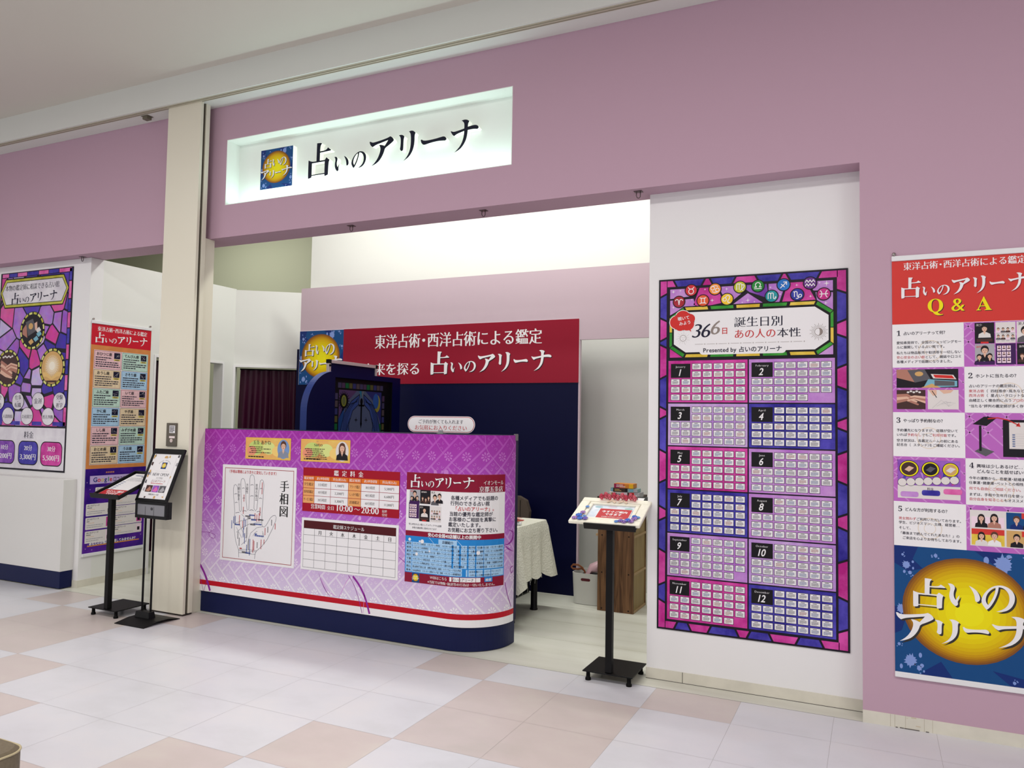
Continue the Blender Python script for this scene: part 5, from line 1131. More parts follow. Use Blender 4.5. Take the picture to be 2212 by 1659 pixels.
SKYB = mat('print_sky_blue', (36, 132, 206), .45); SKYL = mat('print_pale_sky', (164, 204, 238), .45)
s.rect('branch_list', 1.987, .467, 2.686, .7015, SKYB, 1, NUV)
s.rect('branch_list', 2.235, .664, 2.365, .694, SKYL, 2, 4); s.text('branch_list', '店舗紹介', 2.262, .670, .020, INK, 3, 'bold')
lists = ['愛知|イオンモール熱田店　イオンモール常滑店　イオンモール木曽川店　イオンモール長久手店　名古屋パルコ店　イオンモール豊川店', '岐阜|イオンモール各務原店　マーサ21店　イオンモール土岐店｜三重｜イオンモール桑名店｜静岡｜イオンモール浜松市野店', '東京|吉祥寺マルイ店　錦糸町マルイ店　葛西イクシオンモルつ店　大泉駅北口店｜群馬｜高崎OPA店｜茨城｜イオンモール土浦店', '神奈川|横浜メイウォーター店　相模原つーどらハイライトストアーズ店｜埼玉｜イオンモール川口前川店　イオンモール上尾店', '千葉|イオンモール津田沼店　イオンモール千葉ニュータウン店　ニューコースト新浦安店｜京都｜河原町OPA店', '大阪|イオンモール堺鉄砲町店｜石川｜イオンモール新小松店　金沢百番街店　クラン・プレイス香林坊店　イオンモール白山店', '岡山|岡山駅地下改札口店　倉敷天満屋店｜福岡｜リバーウォーク北九州店', '熊本|HAB@熊本店　イオンモール熊本クレア店｜宮崎｜イオンモール都城駅前店']
for k, l in enumerate(lists):
    z1 = .664-.0242*k; x1 = 2.680 if k < 6 else 2.40
    s.rect('branch_list', 1.993, z1-.0222, 2.038, z1, SKYL, 2, 1); s.rect('branch_list', 2.041, z1-.0222, x1, z1, SKYL, 2, NUV)
    h_, b__ = l.split('|'); s.text('branch_list', h_, 2.0155, z1-.017, .0155, INK, 3, 'bold', 'c', width=.036); s.text('branch_list', b__, 2.046, z1-.0165, .0145, INK, 3, 'semi', width=min(x1-2.052, len(b__)*.0135))
s.rect('branch_list', 2.425, .472, 2.680, .514, SKYL, 2, 6); s.text('branch_list', '全国各種のショッピングモールにて', 2.445, .497, .0135, INK, 3, 'sans', width=.215); s.text('branch_list', '10年以上の鑑定実績があります', 2.448, .477, .0135, INK, 3, 'sans', width=.195)
for x, z, r in ((2.02, .678, .010), (2.095, .671, .006), (2.115, .671, .013), (2.50, .62, .012), (2.17, .613, .006), (2.075, .588, .010)): s.ell('branch_list', x, z, r, r, WH, 4, 20)
for p_, q_ in (((2.165, .70), (2.29, .58)), ((2.08, .583), (2.15, .53)), ((2.17, .55), (2.235, .47)), ((2.36, .70), (2.40, .66))): s.line('branch_list', [p_, q_], .003, SKYL, 4)
s.rect('web_panel', 1.987, .4055, 2.686, .467, CRIM2, 1, NUV); ball_emblem(s, 'web_panel', 2.043, .406, .056, .060, 2, fine=False)
a_, b_ = (2.178,0.4486), (2.303,0.4547); s.text('web_panel', 'WEBはこちら', a_[0], .441, .023, WH, 3, 'sans', width=b_[0]-a_[0])
a_, b_ = (2.319,0.453), (2.517,0.4578); s.rect('web_panel', a_[0], .437, b_[0], .464, WH, 2, 5); s.text('web_panel', '占いのアリーナ', a_[0]+.018, .442, .022, BK, 3, 'sans', width=(b_[0]-a_[0])*.70)
a_, b_ = (2.543,0.4534), (2.597,0.4497); s.rect('web_panel', a_[0], .437, b_[0], .466, SKYB, 2, 2); s.text('web_panel', '検索', a_[0]+.006, .443, .019, WH, 3, 'bold', width=b_[0]-a_[0]-.012)
a_, b_ = (2.16,0.4214), (2.628,0.4121); s.text('web_panel', '※当館では物販・勧誘等の行為は一切いたしません。', a_[0], .413, .0205, WH, 3, 'min', width=b_[0]-a_[0])

# ------------------------------------------------------------------ metal fittings
BLKM = mat('black_powder_coat', (9, 9, 11), .45, spec=.2); BLKM2 = mat('black_satin_plastic', (15, 15, 17), .4, spec=.25)
KEYG = mat('brushed_grey_box', (104, 98, 88), .45, metal=.3)
t = thing('key_switch_box', 'grey shutter key switch box with label stickers on the cream pillar', 'switch', (-4.719, 4.105, 1.227))
mb = MB(); mb.box(-4.772, -4.667, 4.094, 4.1055, 1.227, 1.399, KEYG); mb.build('casing', t, bevel=.002)
KS = Sheet(t, flat_map((-4.772, 4.094, 1.227), (1, 0, 0), (0, 0, 1), (0, -1, 0)))
KS.rect('sticker', .032, .098, .090, .153, WH, 1); greek(KS, 'sticker', .036, .102, .086, .150, 5, VDK, 2, 3, .6)
KS.rect('name_strip', .032, .060, .090, .075, mat('pale_pink_sticker', (234, 218, 216), .5), 1)
mb = MB(); mb.tube([(-4.714, 4.094, 1.269), (-4.714, 4.090, 1.269)], .014, mat('key_cap', (206, 190, 184), .4), 20); mb.build('key_cover', t)
HK = mat('dull_hook_metal', (92, 78, 80), .35, metal=.8)
for k, (x, y, w_) in enumerate(((-6.12, 4.32, 'nearest the left booth'), (-3.30, 4.32, 'nearest the cream pillar'), (-2.26, 4.32, 'in the middle of the opening'), (-1.235, 4.30, 'next to the white poster wall'))):
    t = thing('ceiling_hook', 'small metal hook under the lilac beam, %s' % w_, 'hook', (x, y, 2.80), 'hooks under the lilac beam')
    mb = MB(); mb.box(x-.024, x+.024, y-.02, y+.02, 2.7965, 2.7995, HK); mb.build('plate', t, bevel=.001)
    mb = MB(); mb.tube([(x-.011, y, 2.7965), (x-.013, y, 2.776), (x-.006, y, 2.762), (x+.004, y, 2.760), (x+.011, y, 2.768), (x+.012, y, 2.7965)], .0028, HK, 8); mb.build('ring', t)
t = thing('ceiling_sensor', 'small grey sensor box under the shutter rail left of the pillar', 'sensor', (-5.185, 4.15, 3.812))
mb = MB(); mb.box(-5.212, -5.158, 4.128, 4.172, 3.785, 3.8115, mat('sensor_grey', (112, 106, 92), .5)); mb.build('housing', t, bevel=.003)
mb = MB(); mb.box(-5.222, -5.148, 4.122, 4.178, 3.8085, 3.8118, mat('sensor_grey', (112, 106, 92), .5)); mb.build('mounting_plate', t)
# ------------------------------------------------------------------ three display stands
def tilt(x0, y0, z0, deg):
    c, s = math.cos(math.radians(deg)), math.sin(math.radians(deg))
    return Matrix(((1, 0, 0, x0), (0, c, -s, y0), (0, s, c, z0), (0, 0, 0, 1)))
def menu_stand(label, bx0, by0, px, py, tx0, ty0, tz0, deg, W_=.293, D_=.392):
    t = thing('menu_stand', label, 'stand', (bx0+.145, by0+.145, 0), 'black pole menu stands')
    mb = MB(); mb.box(bx0, bx0+.29, by0, by0+.29, .050, .057, BLKM); mb.build('base_plate', t, bevel=.0015)
    for i in (0, 1):
        for j in (0, 1):
            mb = MB(); mb.lathe([(.016, 0), (.016, .012), (.012, .016), (.011, .040), (.014, .0495)], BLACK, (bx0+.026+.238*i, by0+.026+.238*j, 0), 16); mb.build('foot', t)
    xf = tilt(tx0, ty0, tz0, deg)
    top = xf @ Vector((W_/2, .10, -.012))
    mb = MB(); mb.box(px-.019, px+.019, py-.019, py+.019, .057, top.z-.004, BLKM); mb.build('pole', t, bevel=.003)
    mb = MB(); mb.box(px-.05, px+.05, py-.03, py+.07, top.z-.02, top.z-.014, BLKM); mb.build('bracket', t)
    mb = MB(xf); mb.box(0, W_, 0, D_, -.012, -.004, BLKM); mb.build('tray', t, bevel=.001)
    mb = MB(xf); mb.box(-.004, W_+.004, -.010, 0, -.012, .024, BLKM2); mb.build('front_lip', t, bevel=.003)
    return t, xf
s1, X1 = menu_stand('black pole stand with red card and white paper left of the pillar', -5.18, 3.82, -5.01, 3.85, -5.133, 3.775, .866, 22.4)
for a in ((0, .010), (.283, .293)):
    mb = MB(X1); mb.box(a[0], a[1], 0, .392, -.004, .014, BLKM2); mb.build('side_rim', s1, bevel=.002)
mb = MB(X1); mb.box(0, .293, .382, .392, -.004, .014, BLKM2); mb.build('rear_rim', s1, bevel=.002)
def plane_map(xf): return lambda u, v, d: xf @ Vector((u, v, d))
def lie(name, label, cat, xf, u0, v0, u1, v1, h0, th, m, group=None):
    c = xf @ Vector(((u0+u1)/2, (v0+v1)/2, h0)); t = thing(name, label, cat, c, group)
    mb = MB(xf); mb.box(u0, u1, v0, v1, h0, h0+th, m); mb.build('sheet', t)
    return t, Sheet(t, lambda u, v, d: xf @ Vector((u, v, h0+th+d)))
t, S_ = lie('booking_sheet', 'white booking list clipped on the stand left of the pillar', 'paper', X1, .025, .02, .268, .376, -.0035, .001, WH)
greek(S_, 'print', .06, .335, .15, .350, 1, TXTB[0], 2, 4, .7); greek(S_, 'print', .14, .318, .24, .332, 1, GREY, 2, 5, .8); greek(S_, 'print', .05, .25, .25, .31, 4, LGREY, 2, 6, .35)
for k in range(6): S_.rect('print', .045, .232-.022*k, .075, .240-.022*k, TXTB[0], 2); S_.rect('print', .045, .228-.022*k, .25, .2286-.022*k, LGREY, 2)
t, S_ = lie('notice_card', 'red notice card with white lettering on the stand left of the pillar', 'card', X1, .022, .008, .272, .112, -.0022, .0015, WH, 'red vacancy cards')
S_.rect('print', .024, .010, .270, .110, mat('print_notice_red', (188, 38, 46), .45), 1); S_.text('print', '今すぐご案内', .148, .070, .030, WH, 2, 'black', 'c'); S_.text('print', 'できます', .148, .040, .030, WH, 2, 'black', 'c'); S_.text('print', 'お気軽にお声がけください', .148, .020, .011, WH, 2, 'bold', 'c')
t = thing('binder_clip', 'small black clip at the top of the booking list', 'clip', X1 @ Vector((.165, .375, 0)))
mb = MB(X1); mb.box(.155, .175, .362, .380, -.002, .004, BLACK); mb.build('jaw', t, bevel=.001)
mb = MB(X1); mb.tube([(.158, .364, .004), (.160, .350, .007), (.170, .350, .007), (.172, .364, .004)], .0012, CHROME, 6); mb.build('wire_handle', t)
s2, X2 = menu_stand('black pole stand carrying a flowered frame beside the white poster wall', -1.50, 4.17, -1.352, 4.20, -1.483, 4.135, .868, 22.6)
# flower-trimmed frame resting on the right-hand stand
FX = tilt(-1.583, 4.138, .874, 22.6)
tf = thing('picture_frame', 'cream flower-trimmed picture frame lying on the black stand by the entrance', 'frame', FX @ Vector((.21, .14, .01)))
IVORY = mat('ivory_painted_wood', (236, 232, 216), .5, noise=.02, nscale=60)
mb = MB(FX)
for a in ((0, .418, 0, .045), (0, .418, .247, .292), (0, .055, .045, .247), (.363, .418, .045, .247)): mb.box(a[0], a[1], a[2], a[3], 0, .020, IVORY)
mb.build('outer_frame', tf, bevel=.006, seg=3)
mb = MB(FX)
for a in ((.058, .360, .048, .066), (.058, .360, .226, .244), (.058, .080, .066, .226), (.338, .360, .066, .226)): mb.box(a[0], a[1], a[2], a[3], .004, .017, IVORY)
mb.build('inner_moulding', tf, bevel=.004)
mb = MB(FX); mb.box(.02, .398, .02, .272, .002, .0055, WH); mb.build('back_board', tf)
FS = Sheet(tf, lambda u, v, d: FX @ Vector((u, v, .0056+d)))
FS.rect('picture', .080, .066, .338, .226, stain('stain_misty_sky', (196, 210, 226), (232, 236, 244), 30), 1)
for k, (x, y, r, m) in enumerate(((.12, .205, .03, (150, 186, 196)), (.2, .215, .035, (206, 200, 212)), (.3, .2, .03, (150, 190, 186)), (.11, .10, .03, (206, 214, 228)), (.32, .12, .025, (170, 188, 220)))): FS.ell('picture', x, y, r*.8, r*.35, mat('print_mist_%d' % k, m, .5), 2, 20)
t, S_ = lie('notice_card', 'red notice card with white lettering inside the flower-trimmed frame', 'card', FX, .135, .062, .330, .185, .0075, .002, WH, 'red vacancy cards')
S_.rect('print', .138, .067, .327, .183, mat('print_notice_red', (188, 38, 46), .45), 1); S_.text('print', '今すぐご案内', .232, .140, .0255, WH, 2, 'black', 'c'); S_.text('print', 'できます', .232, .110, .0255, WH, 2, 'black', 'c'); S_.text('print', 'お気軽にお声がけください', .232, .086, .0105, WH, 2, 'bold', 'c')
ROSE_ = [mat('fabric_rose', (232, 112, 132), .6), mat('fabric_deep_rose', (222, 84, 112), .6), mat('fabric_blush', (240, 156, 166), .6)]
BLOOM = [mat('fabric_blue_petal', (70, 112, 200), .6), mat('fabric_orchid_petal', (190, 140, 190), .6), mat('fabric_violet_petal', (116, 100, 176), .6), mat('fabric_sky_petal', (128, 178, 214), .6)]
def blossom(nm, c, r, m, m2, parent, n=6, rose=False):
    mb = MB(FX); rnd = random.Random(int(c[0]*1e4+c[1]*1e3))
    for ly in range(3 if rose else 1):
        for q in range(n):
            a = 2*math.pi*q/n+ly*.5+rnd.random()*.3; rr = r*(1-.3*ly); z = c[2]+ly*r*.35
            ca, sa = math.cos(a), math.sin(a); vs = []; K_ = 5
            for i in range(K_):
                for j in range(5):
                    s_ = i/(K_-1); w_ = (j/2-1)*math.sin(math.pi*(.15+.7*s_))*r*.55*(1-.15*ly); h = r*(.15+.55*s_*s_*(1.2 if rose else .4)+(.12*(j-2)**2 if rose else .05*(j-2)**2)*s_)
                    d = rr*s_*(.72 if rose else 1)
                    vs.append((c[0]+ca*d-sa*w_, c[1]+sa*d+ca*w_, z+h))
            fs_ = [(i*5+j, i*5+j+1, (i+1)*5+j+1, (i+1)*5+j) for i in range(K_-1) for j in range(4)]
            mb.add(vs, fs_, m if (q+ly) % 2 else m2, True)
    mb.lathe([(r*.08, -.001), (r*.2, r*.15), (r*.18, r*.35), (r*.05, r*.45)], m2, (c[0], c[1], c[2]), 8)
    return mb.build(nm, parent)
for k in range(9): blossom('rose', (.118+.025*k, .272+.012*(k % 2), .020), .023 if k % 2 else .020, ROSE_[k % 3], ROSE_[(k+1) % 3], tf, 6, True)
for k, (x, y, r, c) in enumerate(((.062, .170, .012, 3), (.058, .098, .016, 1), (.046, .062, .019, 0), (.030, .030, .017, 1), (.064, .028, .018, 0), (.094, .030, .017, 2), (.080, .060, .011, 3), (.280, .022, .013, 3), (.302, .030, .016, 2), (.325, .022, .016, 1), (.340, .040, .018, 0), (.362, .030, .017, 1), (.372, .062, .018, 1), (.366, .088, .014, 0), (.388, .080, .013, 3))): blossom('small_flower', (x, y, .019), r, BLOOM[c], BLOOM[(c+1) % 4 if c % 2 else c], tf)
BOW = mat('beige_ribbon', (232, 208, 182), .5)
for x in (.185, .255):
    mb = MB(FX); mb.add([(x-.03, .248, .022), (x, .258, .030), (x-.002, .250, .024), (x-.024, .236, .022), (x+.028, .250, .022), (x+.002, .252, .024), (x+.022, .234, .022)], [(0, 1, 2, 3), (1, 4, 6, 5)], BOW, True); mb.build('ribbon', tf)
t = thing('clipboard_paper', 'white paper under a wire clip on the tray behind the flowered frame', 'paper', X2 @ Vector((.15, .345, -.003)))
mb = MB(X2); mb.box(.045, .250, .10, .372, -.0038, -.0026, WH); mb.build('sheet', t)
t = thing('wire_clip', 'silver wire clip with black ends on the tray behind the flowered frame', 'clip', X2 @ Vector((.15, .375, 0)))
mb = MB(X2); mb.tube([(.095, .355, .003), (.095, .376, .006), (.130, .378, .006), (.150, .366, .004), (.170, .366, .004), (.19, .378, .006), (.205, .376, .006), (.205, .352, .003)], .0022, CHROME, 8); mb.build('wire', t)
for x in (.095, .205):
    mb = MB(X2); mb.box(x-.007, x+.007, .346, .358, -.002, .006, BLACK); mb.build('end_cap', t, bevel=.001)
# leaflet stand with the opening notice, against the pillar
t = thing('sign_stand', 'black leaflet stand with slanted opening notice in front of the cream pillar', 'stand', (-4.655, 3.9, 0))
mb = MB(); y0, y1, y2 = 3.745, 3.905, 4.050
sec = [(y0, 0), (y0, .004), (y1-.045, .024), (y1+.045, .024), (y2, .004), (y2, 0), (y1+.045, .019), (y1-.045, .019)]
mb.prism([(-4.80, y, z) for y, z in sec], (.29, 0, 0), BLKM); mb.build('base_plate', t)
mb = MB(); a = [(-4.765, y1-.03), (-4.62, y1-.03), (-4.62, y1+.03), (-4.765, y1+.03)]
mb.add([(x, y, .024) for x, y in a]+[(x+(.008 if x < -4.7 else -.008), y+(.006 if y < y1 else -.006), .066) for x, y in a], [(0, 1, 5, 4), (1, 2, 6, 5), (2, 3, 7, 6), (3, 0, 4, 7), (4, 5, 6, 7)], BLKM2); mb.build('socket_block', t, bevel=.003)
for x in (-4.738, -4.652):
    mb = MB(); mb.tube([(x, y1+.012, .06), (x, y1+.012, .80)], .0075, BLKM, 12); mb.build('pole', t)
mb = MB()
for bx in ((-4.837, -4.522, 3.905, 3.925, .716, .738), (-4.837, -4.522, 3.905, 3.925, .816, .836), (-4.837, -4.818, 3.905, 3.925, .738, .816), (-4.541, -4.522, 3.905, 3.925, .738, .816), (-4.837, -4.522, 3.925, 3.955, .716, .836)): mb.box(*bx, BLKM2)
mb.build('leaflet_box', t, bevel=.002)
mb = MB(); mb.box(-4.818, -4.541, 3.910, 3.914, .738, .816, mat('smoked_clear_window', (150, 150, 156), .15, trans=.25)); mb.build('clear_window', t)
mb = MB(); mb.tube([(-4.672, 3.910, .786), (-4.672, 3.9065, .786)], .010, mat('finger_hole', (70, 70, 74), .4), 16); mb.build('finger_dent', t)
NX = tilt(-4.837, 3.903, .836, 67.6)
mb = MB(NX)
for a in ((0, .315, 0, .022), (0, .315, .362, .402), (0, .020, .022, .362), (.295, .315, .022, .362)): mb.box(a[0], a[1], a[2], a[3], -.014, .006, BLKM2)
mb.build('slanted_frame', t, bevel=.003)
mb = MB(NX); mb.box(.01, .305, .01, .392, -.014, -.002, BLKM); mb.build('frame_back', t)
NS = Sheet(t, lambda u, v, d: NX @ Vector((u, v, -.001+d)))
NS.rect('opening_notice', .020, .022, .295, .362, WH, 1)
rnd = random.Random(9)
for k in range(60):
    x = .026+.264*rnd.random(); y = .028+.328*rnd.random()
    if .055 < x < .255 and .06 < y < .33: continue
    r = .010+.008*rnd.random(); c = [(rnd.uniform(-r, r), rnd.uniform(-r, r)) for q in range(4)]
    q0 = [(min(max(x+r*math.cos(a), .024), .291), min(max(y+r*math.sin(a), .026), .358)) for a in (.5+rnd.random(), 2.2, 3.7, 5.2)]
    NS.poly('opening_notice', q0, (TEALP, GREY, TAN, BROWN, LGREY, mat('print_mustard', (200, 160, 70), .5))[k % 6], 2+k*.02)
NS.rect('opening_notice', .058, .128, .258, .330, WH, 4); NS.rect('opening_notice', .055, .045, .262, .068, WH, 4)
NS.text('opening_notice', '京都五条モール店', .158, .050, .013, INK, 5, 'bold', 'c')
ball_emblem(NS, 'opening_notice', .133, .248, .052, .050, 5, fine=False)
for k, ch in enumerate('GRAND OPENING'): NS.text('opening_notice', ch, .158+.062*math.sin((k-6)*.17), .262+.048*math.cos((k-6)*.17), .010, GREY, 5, 'bold', 'c', rot=-(k-6)*.17)
NS.text('opening_notice', 'NEW OPEN!', .158, .194, .032, INK, 5, 'min', 'c', width=.165); NS.text('opening_notice', '2.5 THU', .158, .172, .018, GREY, 5, 'min', 'c'); NS.text('opening_notice', '占いのアリーナ', .158, .146, .021, mat('print_wine_text', (150, 50, 66), .5), 5, 'min', 'c')
NS.rect('opening_notice', .09, .165, .226, .1658, LGREY, 5); NS.rect('opening_notice', .09, .230, .226, .2308, LGREY, 5); greek(NS, 'opening_notice', .09, .133, .226, .141, 1, REDI, 5, 8, .6)
for k in range(3): NS.rect('opening_notice', .060+.067*k, .072, .122+.067*k, .122, (BROWN, S_PUR, GREY)[k], 4.5); NS.poly('opening_notice', [(.065+.067*k, .08), (.095+.067*k, .115), (.118+.067*k, .09), (.10+.067*k, .075)], (SKIN2, S_PNK, LGREY)[k], 5)
# ------------------------------------------------------------------ pill-shaped sign on the counter
t = thing('counter_sign', 'white pill-shaped sign with red rim standing on the counter top', 'sign', (-2.587, 4.40, 1.361))
def pill(x0, x1, z0, z1, y, dy, m, name):
    r = (z1-z0)/2; pts = []
    for c, a0 in ((x1-r, -90), (x0+r, 90)):
        pts += [(c+r*math.cos(math.radians(a0+180*i/14)), y, z0+r+r*math.sin(math.radians(a0+180*i/14))) for i in range(15)]
    mb = MB(); mb.prism(pts, (0, dy, 0), m); return mb.build(name, t)
pill(-2.847, -2.335, 1.370, 1.478, 4.3965, .003, WH, 'plate')
pill(-2.8435, -2.3385, 1.3735, 1.4745, 4.3960, .0008, mat('print_rim_red', (170, 30, 46), .4), 'red_rim'); pill(-2.840, -2.342, 1.377, 1.471, 4.3955, .0009, WH, 'face')
CS = Sheet(t, flat_map((-2.847, 4.3954, 1.370), (1, 0, 0), (0, 0, 1), (0, -1, 0)))
CS.text('lettering', 'ご予約が無くても入れます', .256, .060, .030, INK, 1, 'min', 'c', width=.345); CS.text('lettering', 'お気軽にお入りください', .256, .018, .036, REDI, 1, 'min', 'c', width=.40)
mb = MB(); mb.box(-2.615, -2.560, 4.390, 4.415, 1.3612, 1.366, mat('clear_acrylic_clip', (214, 216, 220), .1, trans=.7)); mb.box(-2.605, -2.570, 4.3915, 4.3945, 1.366, 1.386, mat('clear_acrylic_clip', (214, 216, 220), .1, trans=.7)); mb.build('clear_foot', t)
# ------------------------------------------------------------------ white plinth with navy foot, left
t = thing('display_plinth', 'long white plinth with navy foot in front of the left booth', 'plinth', (-9, 4.30, 0))
mb = MB(); mb.box(-15, -6.118, 4.240, 4.3595, .146, .905, mat('glossy_white_laminate', (222, 221, 218), .22, coat=.3)); mb.build('body', t, bevel=.002)
mb = MB(); mb.box(-15, -6.12, 4.244, 4.352, .008, .146, NAVY); mb.build('foot', t); t.children[-1]['label'] = 'navy foot'
# ------------------------------------------------------------------ navy arch with a dark picture panel, behind the counter
t = thing('arch_display', 'navy arched display with a dark stained glass picture behind the counter', 'display', (-3.955, 5.29, 0))
arch = [(4.65, 0), (4.65, 1.50)]+[(4.975-.325*math.cos(math.radians(a)), 1.505+.325*math.sin(math.radians(a))) for a in range(0, 91, 5)]+[(5.922, 1.83), (5.922, 0)]
NAVY3 = mat('navy_arch_board', (34, 54, 118), .5, spec=.3); NAVY4 = mat('dark_navy_arch_face', (2, 3, 48), .5, spec=.12)
mb = MB(); mb.prism([(-3.988, y, z) for y, z in arch], (.040, 0, 0), NAVY4, NAVY3); mb.build('back_board', t)
hole = [(4.985, .55), (5.795, .55), (5.795, 1.787), (4.985, 1.787)]
v, tr = _fill([arch, hole], True); mb = MB(); mb.add([(-3.925, a, b) for a, b in v], tr, NAVY4)
for lp in (arch, hole):
    n_ = len(lp); mb.add([(-3.948, a, b) for a, b in lp]+[(-3.925, a, b) for a, b in lp], [(i, (i+1) % n_, n_+(i+1) % n_, n_+i) for i in range(n_)], NAVY3 if lp is arch else BLACK)
mb.build('face_board', t)
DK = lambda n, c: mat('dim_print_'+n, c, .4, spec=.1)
mb = MB(); mb.box(-3.948, -3.944, 4.99, 5.79, .555, 1.783, DK('frame', (6, 6, 9))); mb.build('picture_panel', t)
A_ = Sheet(t, lambda u, v, d: Vector((-3.944+d, 5.0+u, v)))
pt = 'picture_panel'
pt = 'stained_picture'
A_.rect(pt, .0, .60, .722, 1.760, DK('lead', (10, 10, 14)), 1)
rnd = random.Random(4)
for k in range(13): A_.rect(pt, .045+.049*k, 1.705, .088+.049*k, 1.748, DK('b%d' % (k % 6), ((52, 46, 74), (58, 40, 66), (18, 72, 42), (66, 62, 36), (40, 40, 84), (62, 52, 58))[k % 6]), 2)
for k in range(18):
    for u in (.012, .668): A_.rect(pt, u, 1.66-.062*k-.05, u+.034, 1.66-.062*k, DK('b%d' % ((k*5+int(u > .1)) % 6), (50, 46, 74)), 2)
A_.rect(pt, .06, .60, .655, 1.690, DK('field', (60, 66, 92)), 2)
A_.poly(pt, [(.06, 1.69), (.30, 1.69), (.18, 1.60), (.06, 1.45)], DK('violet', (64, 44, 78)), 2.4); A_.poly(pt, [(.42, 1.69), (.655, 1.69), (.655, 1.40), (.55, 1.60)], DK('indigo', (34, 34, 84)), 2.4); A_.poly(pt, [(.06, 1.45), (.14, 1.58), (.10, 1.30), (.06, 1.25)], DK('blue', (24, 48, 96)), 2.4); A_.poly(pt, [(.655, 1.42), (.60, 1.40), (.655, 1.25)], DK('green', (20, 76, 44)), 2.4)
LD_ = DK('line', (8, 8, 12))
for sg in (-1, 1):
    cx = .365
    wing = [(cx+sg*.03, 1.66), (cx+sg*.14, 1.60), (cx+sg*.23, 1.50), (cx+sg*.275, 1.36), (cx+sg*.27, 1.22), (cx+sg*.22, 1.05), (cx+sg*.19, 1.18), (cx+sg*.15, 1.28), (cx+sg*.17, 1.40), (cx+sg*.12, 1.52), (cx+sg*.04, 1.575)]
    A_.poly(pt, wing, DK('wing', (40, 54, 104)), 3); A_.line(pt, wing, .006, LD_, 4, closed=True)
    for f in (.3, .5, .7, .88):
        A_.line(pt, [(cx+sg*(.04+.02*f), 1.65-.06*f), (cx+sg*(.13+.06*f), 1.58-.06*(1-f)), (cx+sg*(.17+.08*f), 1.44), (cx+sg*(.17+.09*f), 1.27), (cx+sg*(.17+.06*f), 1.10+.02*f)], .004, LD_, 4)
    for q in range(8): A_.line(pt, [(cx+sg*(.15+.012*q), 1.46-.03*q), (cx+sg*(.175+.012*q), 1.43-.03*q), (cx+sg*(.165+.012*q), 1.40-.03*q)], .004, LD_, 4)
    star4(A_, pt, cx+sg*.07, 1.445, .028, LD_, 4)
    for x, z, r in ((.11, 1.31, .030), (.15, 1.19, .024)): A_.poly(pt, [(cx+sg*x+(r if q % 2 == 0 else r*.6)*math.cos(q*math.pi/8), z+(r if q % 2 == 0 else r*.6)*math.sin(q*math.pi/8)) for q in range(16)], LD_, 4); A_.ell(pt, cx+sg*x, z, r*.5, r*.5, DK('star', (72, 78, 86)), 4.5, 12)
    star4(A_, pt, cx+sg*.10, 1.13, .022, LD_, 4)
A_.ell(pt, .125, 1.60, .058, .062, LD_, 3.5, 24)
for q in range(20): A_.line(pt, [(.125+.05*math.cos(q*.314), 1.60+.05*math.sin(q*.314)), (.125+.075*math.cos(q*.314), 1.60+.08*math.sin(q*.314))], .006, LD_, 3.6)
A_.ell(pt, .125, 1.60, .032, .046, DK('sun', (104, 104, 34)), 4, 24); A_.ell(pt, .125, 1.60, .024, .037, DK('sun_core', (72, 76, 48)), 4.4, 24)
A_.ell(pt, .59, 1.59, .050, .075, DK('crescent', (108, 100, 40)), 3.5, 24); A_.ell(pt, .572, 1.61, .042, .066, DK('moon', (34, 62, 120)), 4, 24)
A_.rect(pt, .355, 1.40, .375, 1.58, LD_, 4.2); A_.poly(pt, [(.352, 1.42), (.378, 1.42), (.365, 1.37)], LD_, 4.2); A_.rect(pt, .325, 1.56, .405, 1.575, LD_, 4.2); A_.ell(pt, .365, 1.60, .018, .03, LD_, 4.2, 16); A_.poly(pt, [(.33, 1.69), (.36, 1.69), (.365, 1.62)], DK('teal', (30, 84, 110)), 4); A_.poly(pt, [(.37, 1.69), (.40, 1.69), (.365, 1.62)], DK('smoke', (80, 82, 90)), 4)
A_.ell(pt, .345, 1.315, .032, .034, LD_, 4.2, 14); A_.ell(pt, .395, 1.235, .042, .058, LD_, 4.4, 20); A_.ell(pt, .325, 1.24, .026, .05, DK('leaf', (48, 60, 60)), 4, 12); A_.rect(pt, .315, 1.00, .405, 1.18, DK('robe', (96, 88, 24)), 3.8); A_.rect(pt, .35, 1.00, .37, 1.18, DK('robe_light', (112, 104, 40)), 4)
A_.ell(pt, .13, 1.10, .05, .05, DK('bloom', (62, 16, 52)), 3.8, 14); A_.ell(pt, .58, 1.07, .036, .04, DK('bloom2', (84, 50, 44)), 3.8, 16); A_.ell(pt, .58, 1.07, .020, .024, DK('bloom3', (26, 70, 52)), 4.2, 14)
# aluminium-edged navy panel behind the arch
t = thing('partition_board', 'navy aluminium-edged partition board rising behind the arched display', 'partition', (-4.11, 5.45, 0))
ALU = mat('pale_aluminium', (196, 184, 186), .35, metal=.55)
mb = MB(); mb.box(-4.112, -4.108, 5.13, 5.78, .03, 1.93, NAVY4); mb.build('panel', t)
mb = MB(); mb.box(-4.125, -4.095, 5.125, 5.785, 1.915, 1.943, ALU); mb.build('top_rail', t, bevel=.002)
for y in (5.115, 5.775):
    mb = MB(); mb.box(-4.125, -4.095, y, y+.025, .0, 1.913, ALU); mb.build('side_post', t, bevel=.002)
    mb = MB(); mb.box(-4.128, -4.092, y-.002, y+.027, 1.913, 1.946, BLACK); mb.build('corner_cap', t, bevel=.002)
mb = MB(); mb.tube([(-4.095, 5.122, 1.895), (-4.088, 5.122, 1.895)], .010, BLACK, 12); mb.build('knob', t)
for y in (5.16, 5.74):
    mb = MB(); mb.box(-4.22, -3.995, y, y+.03, 0, .012, ALU); mb.build('foot', t)
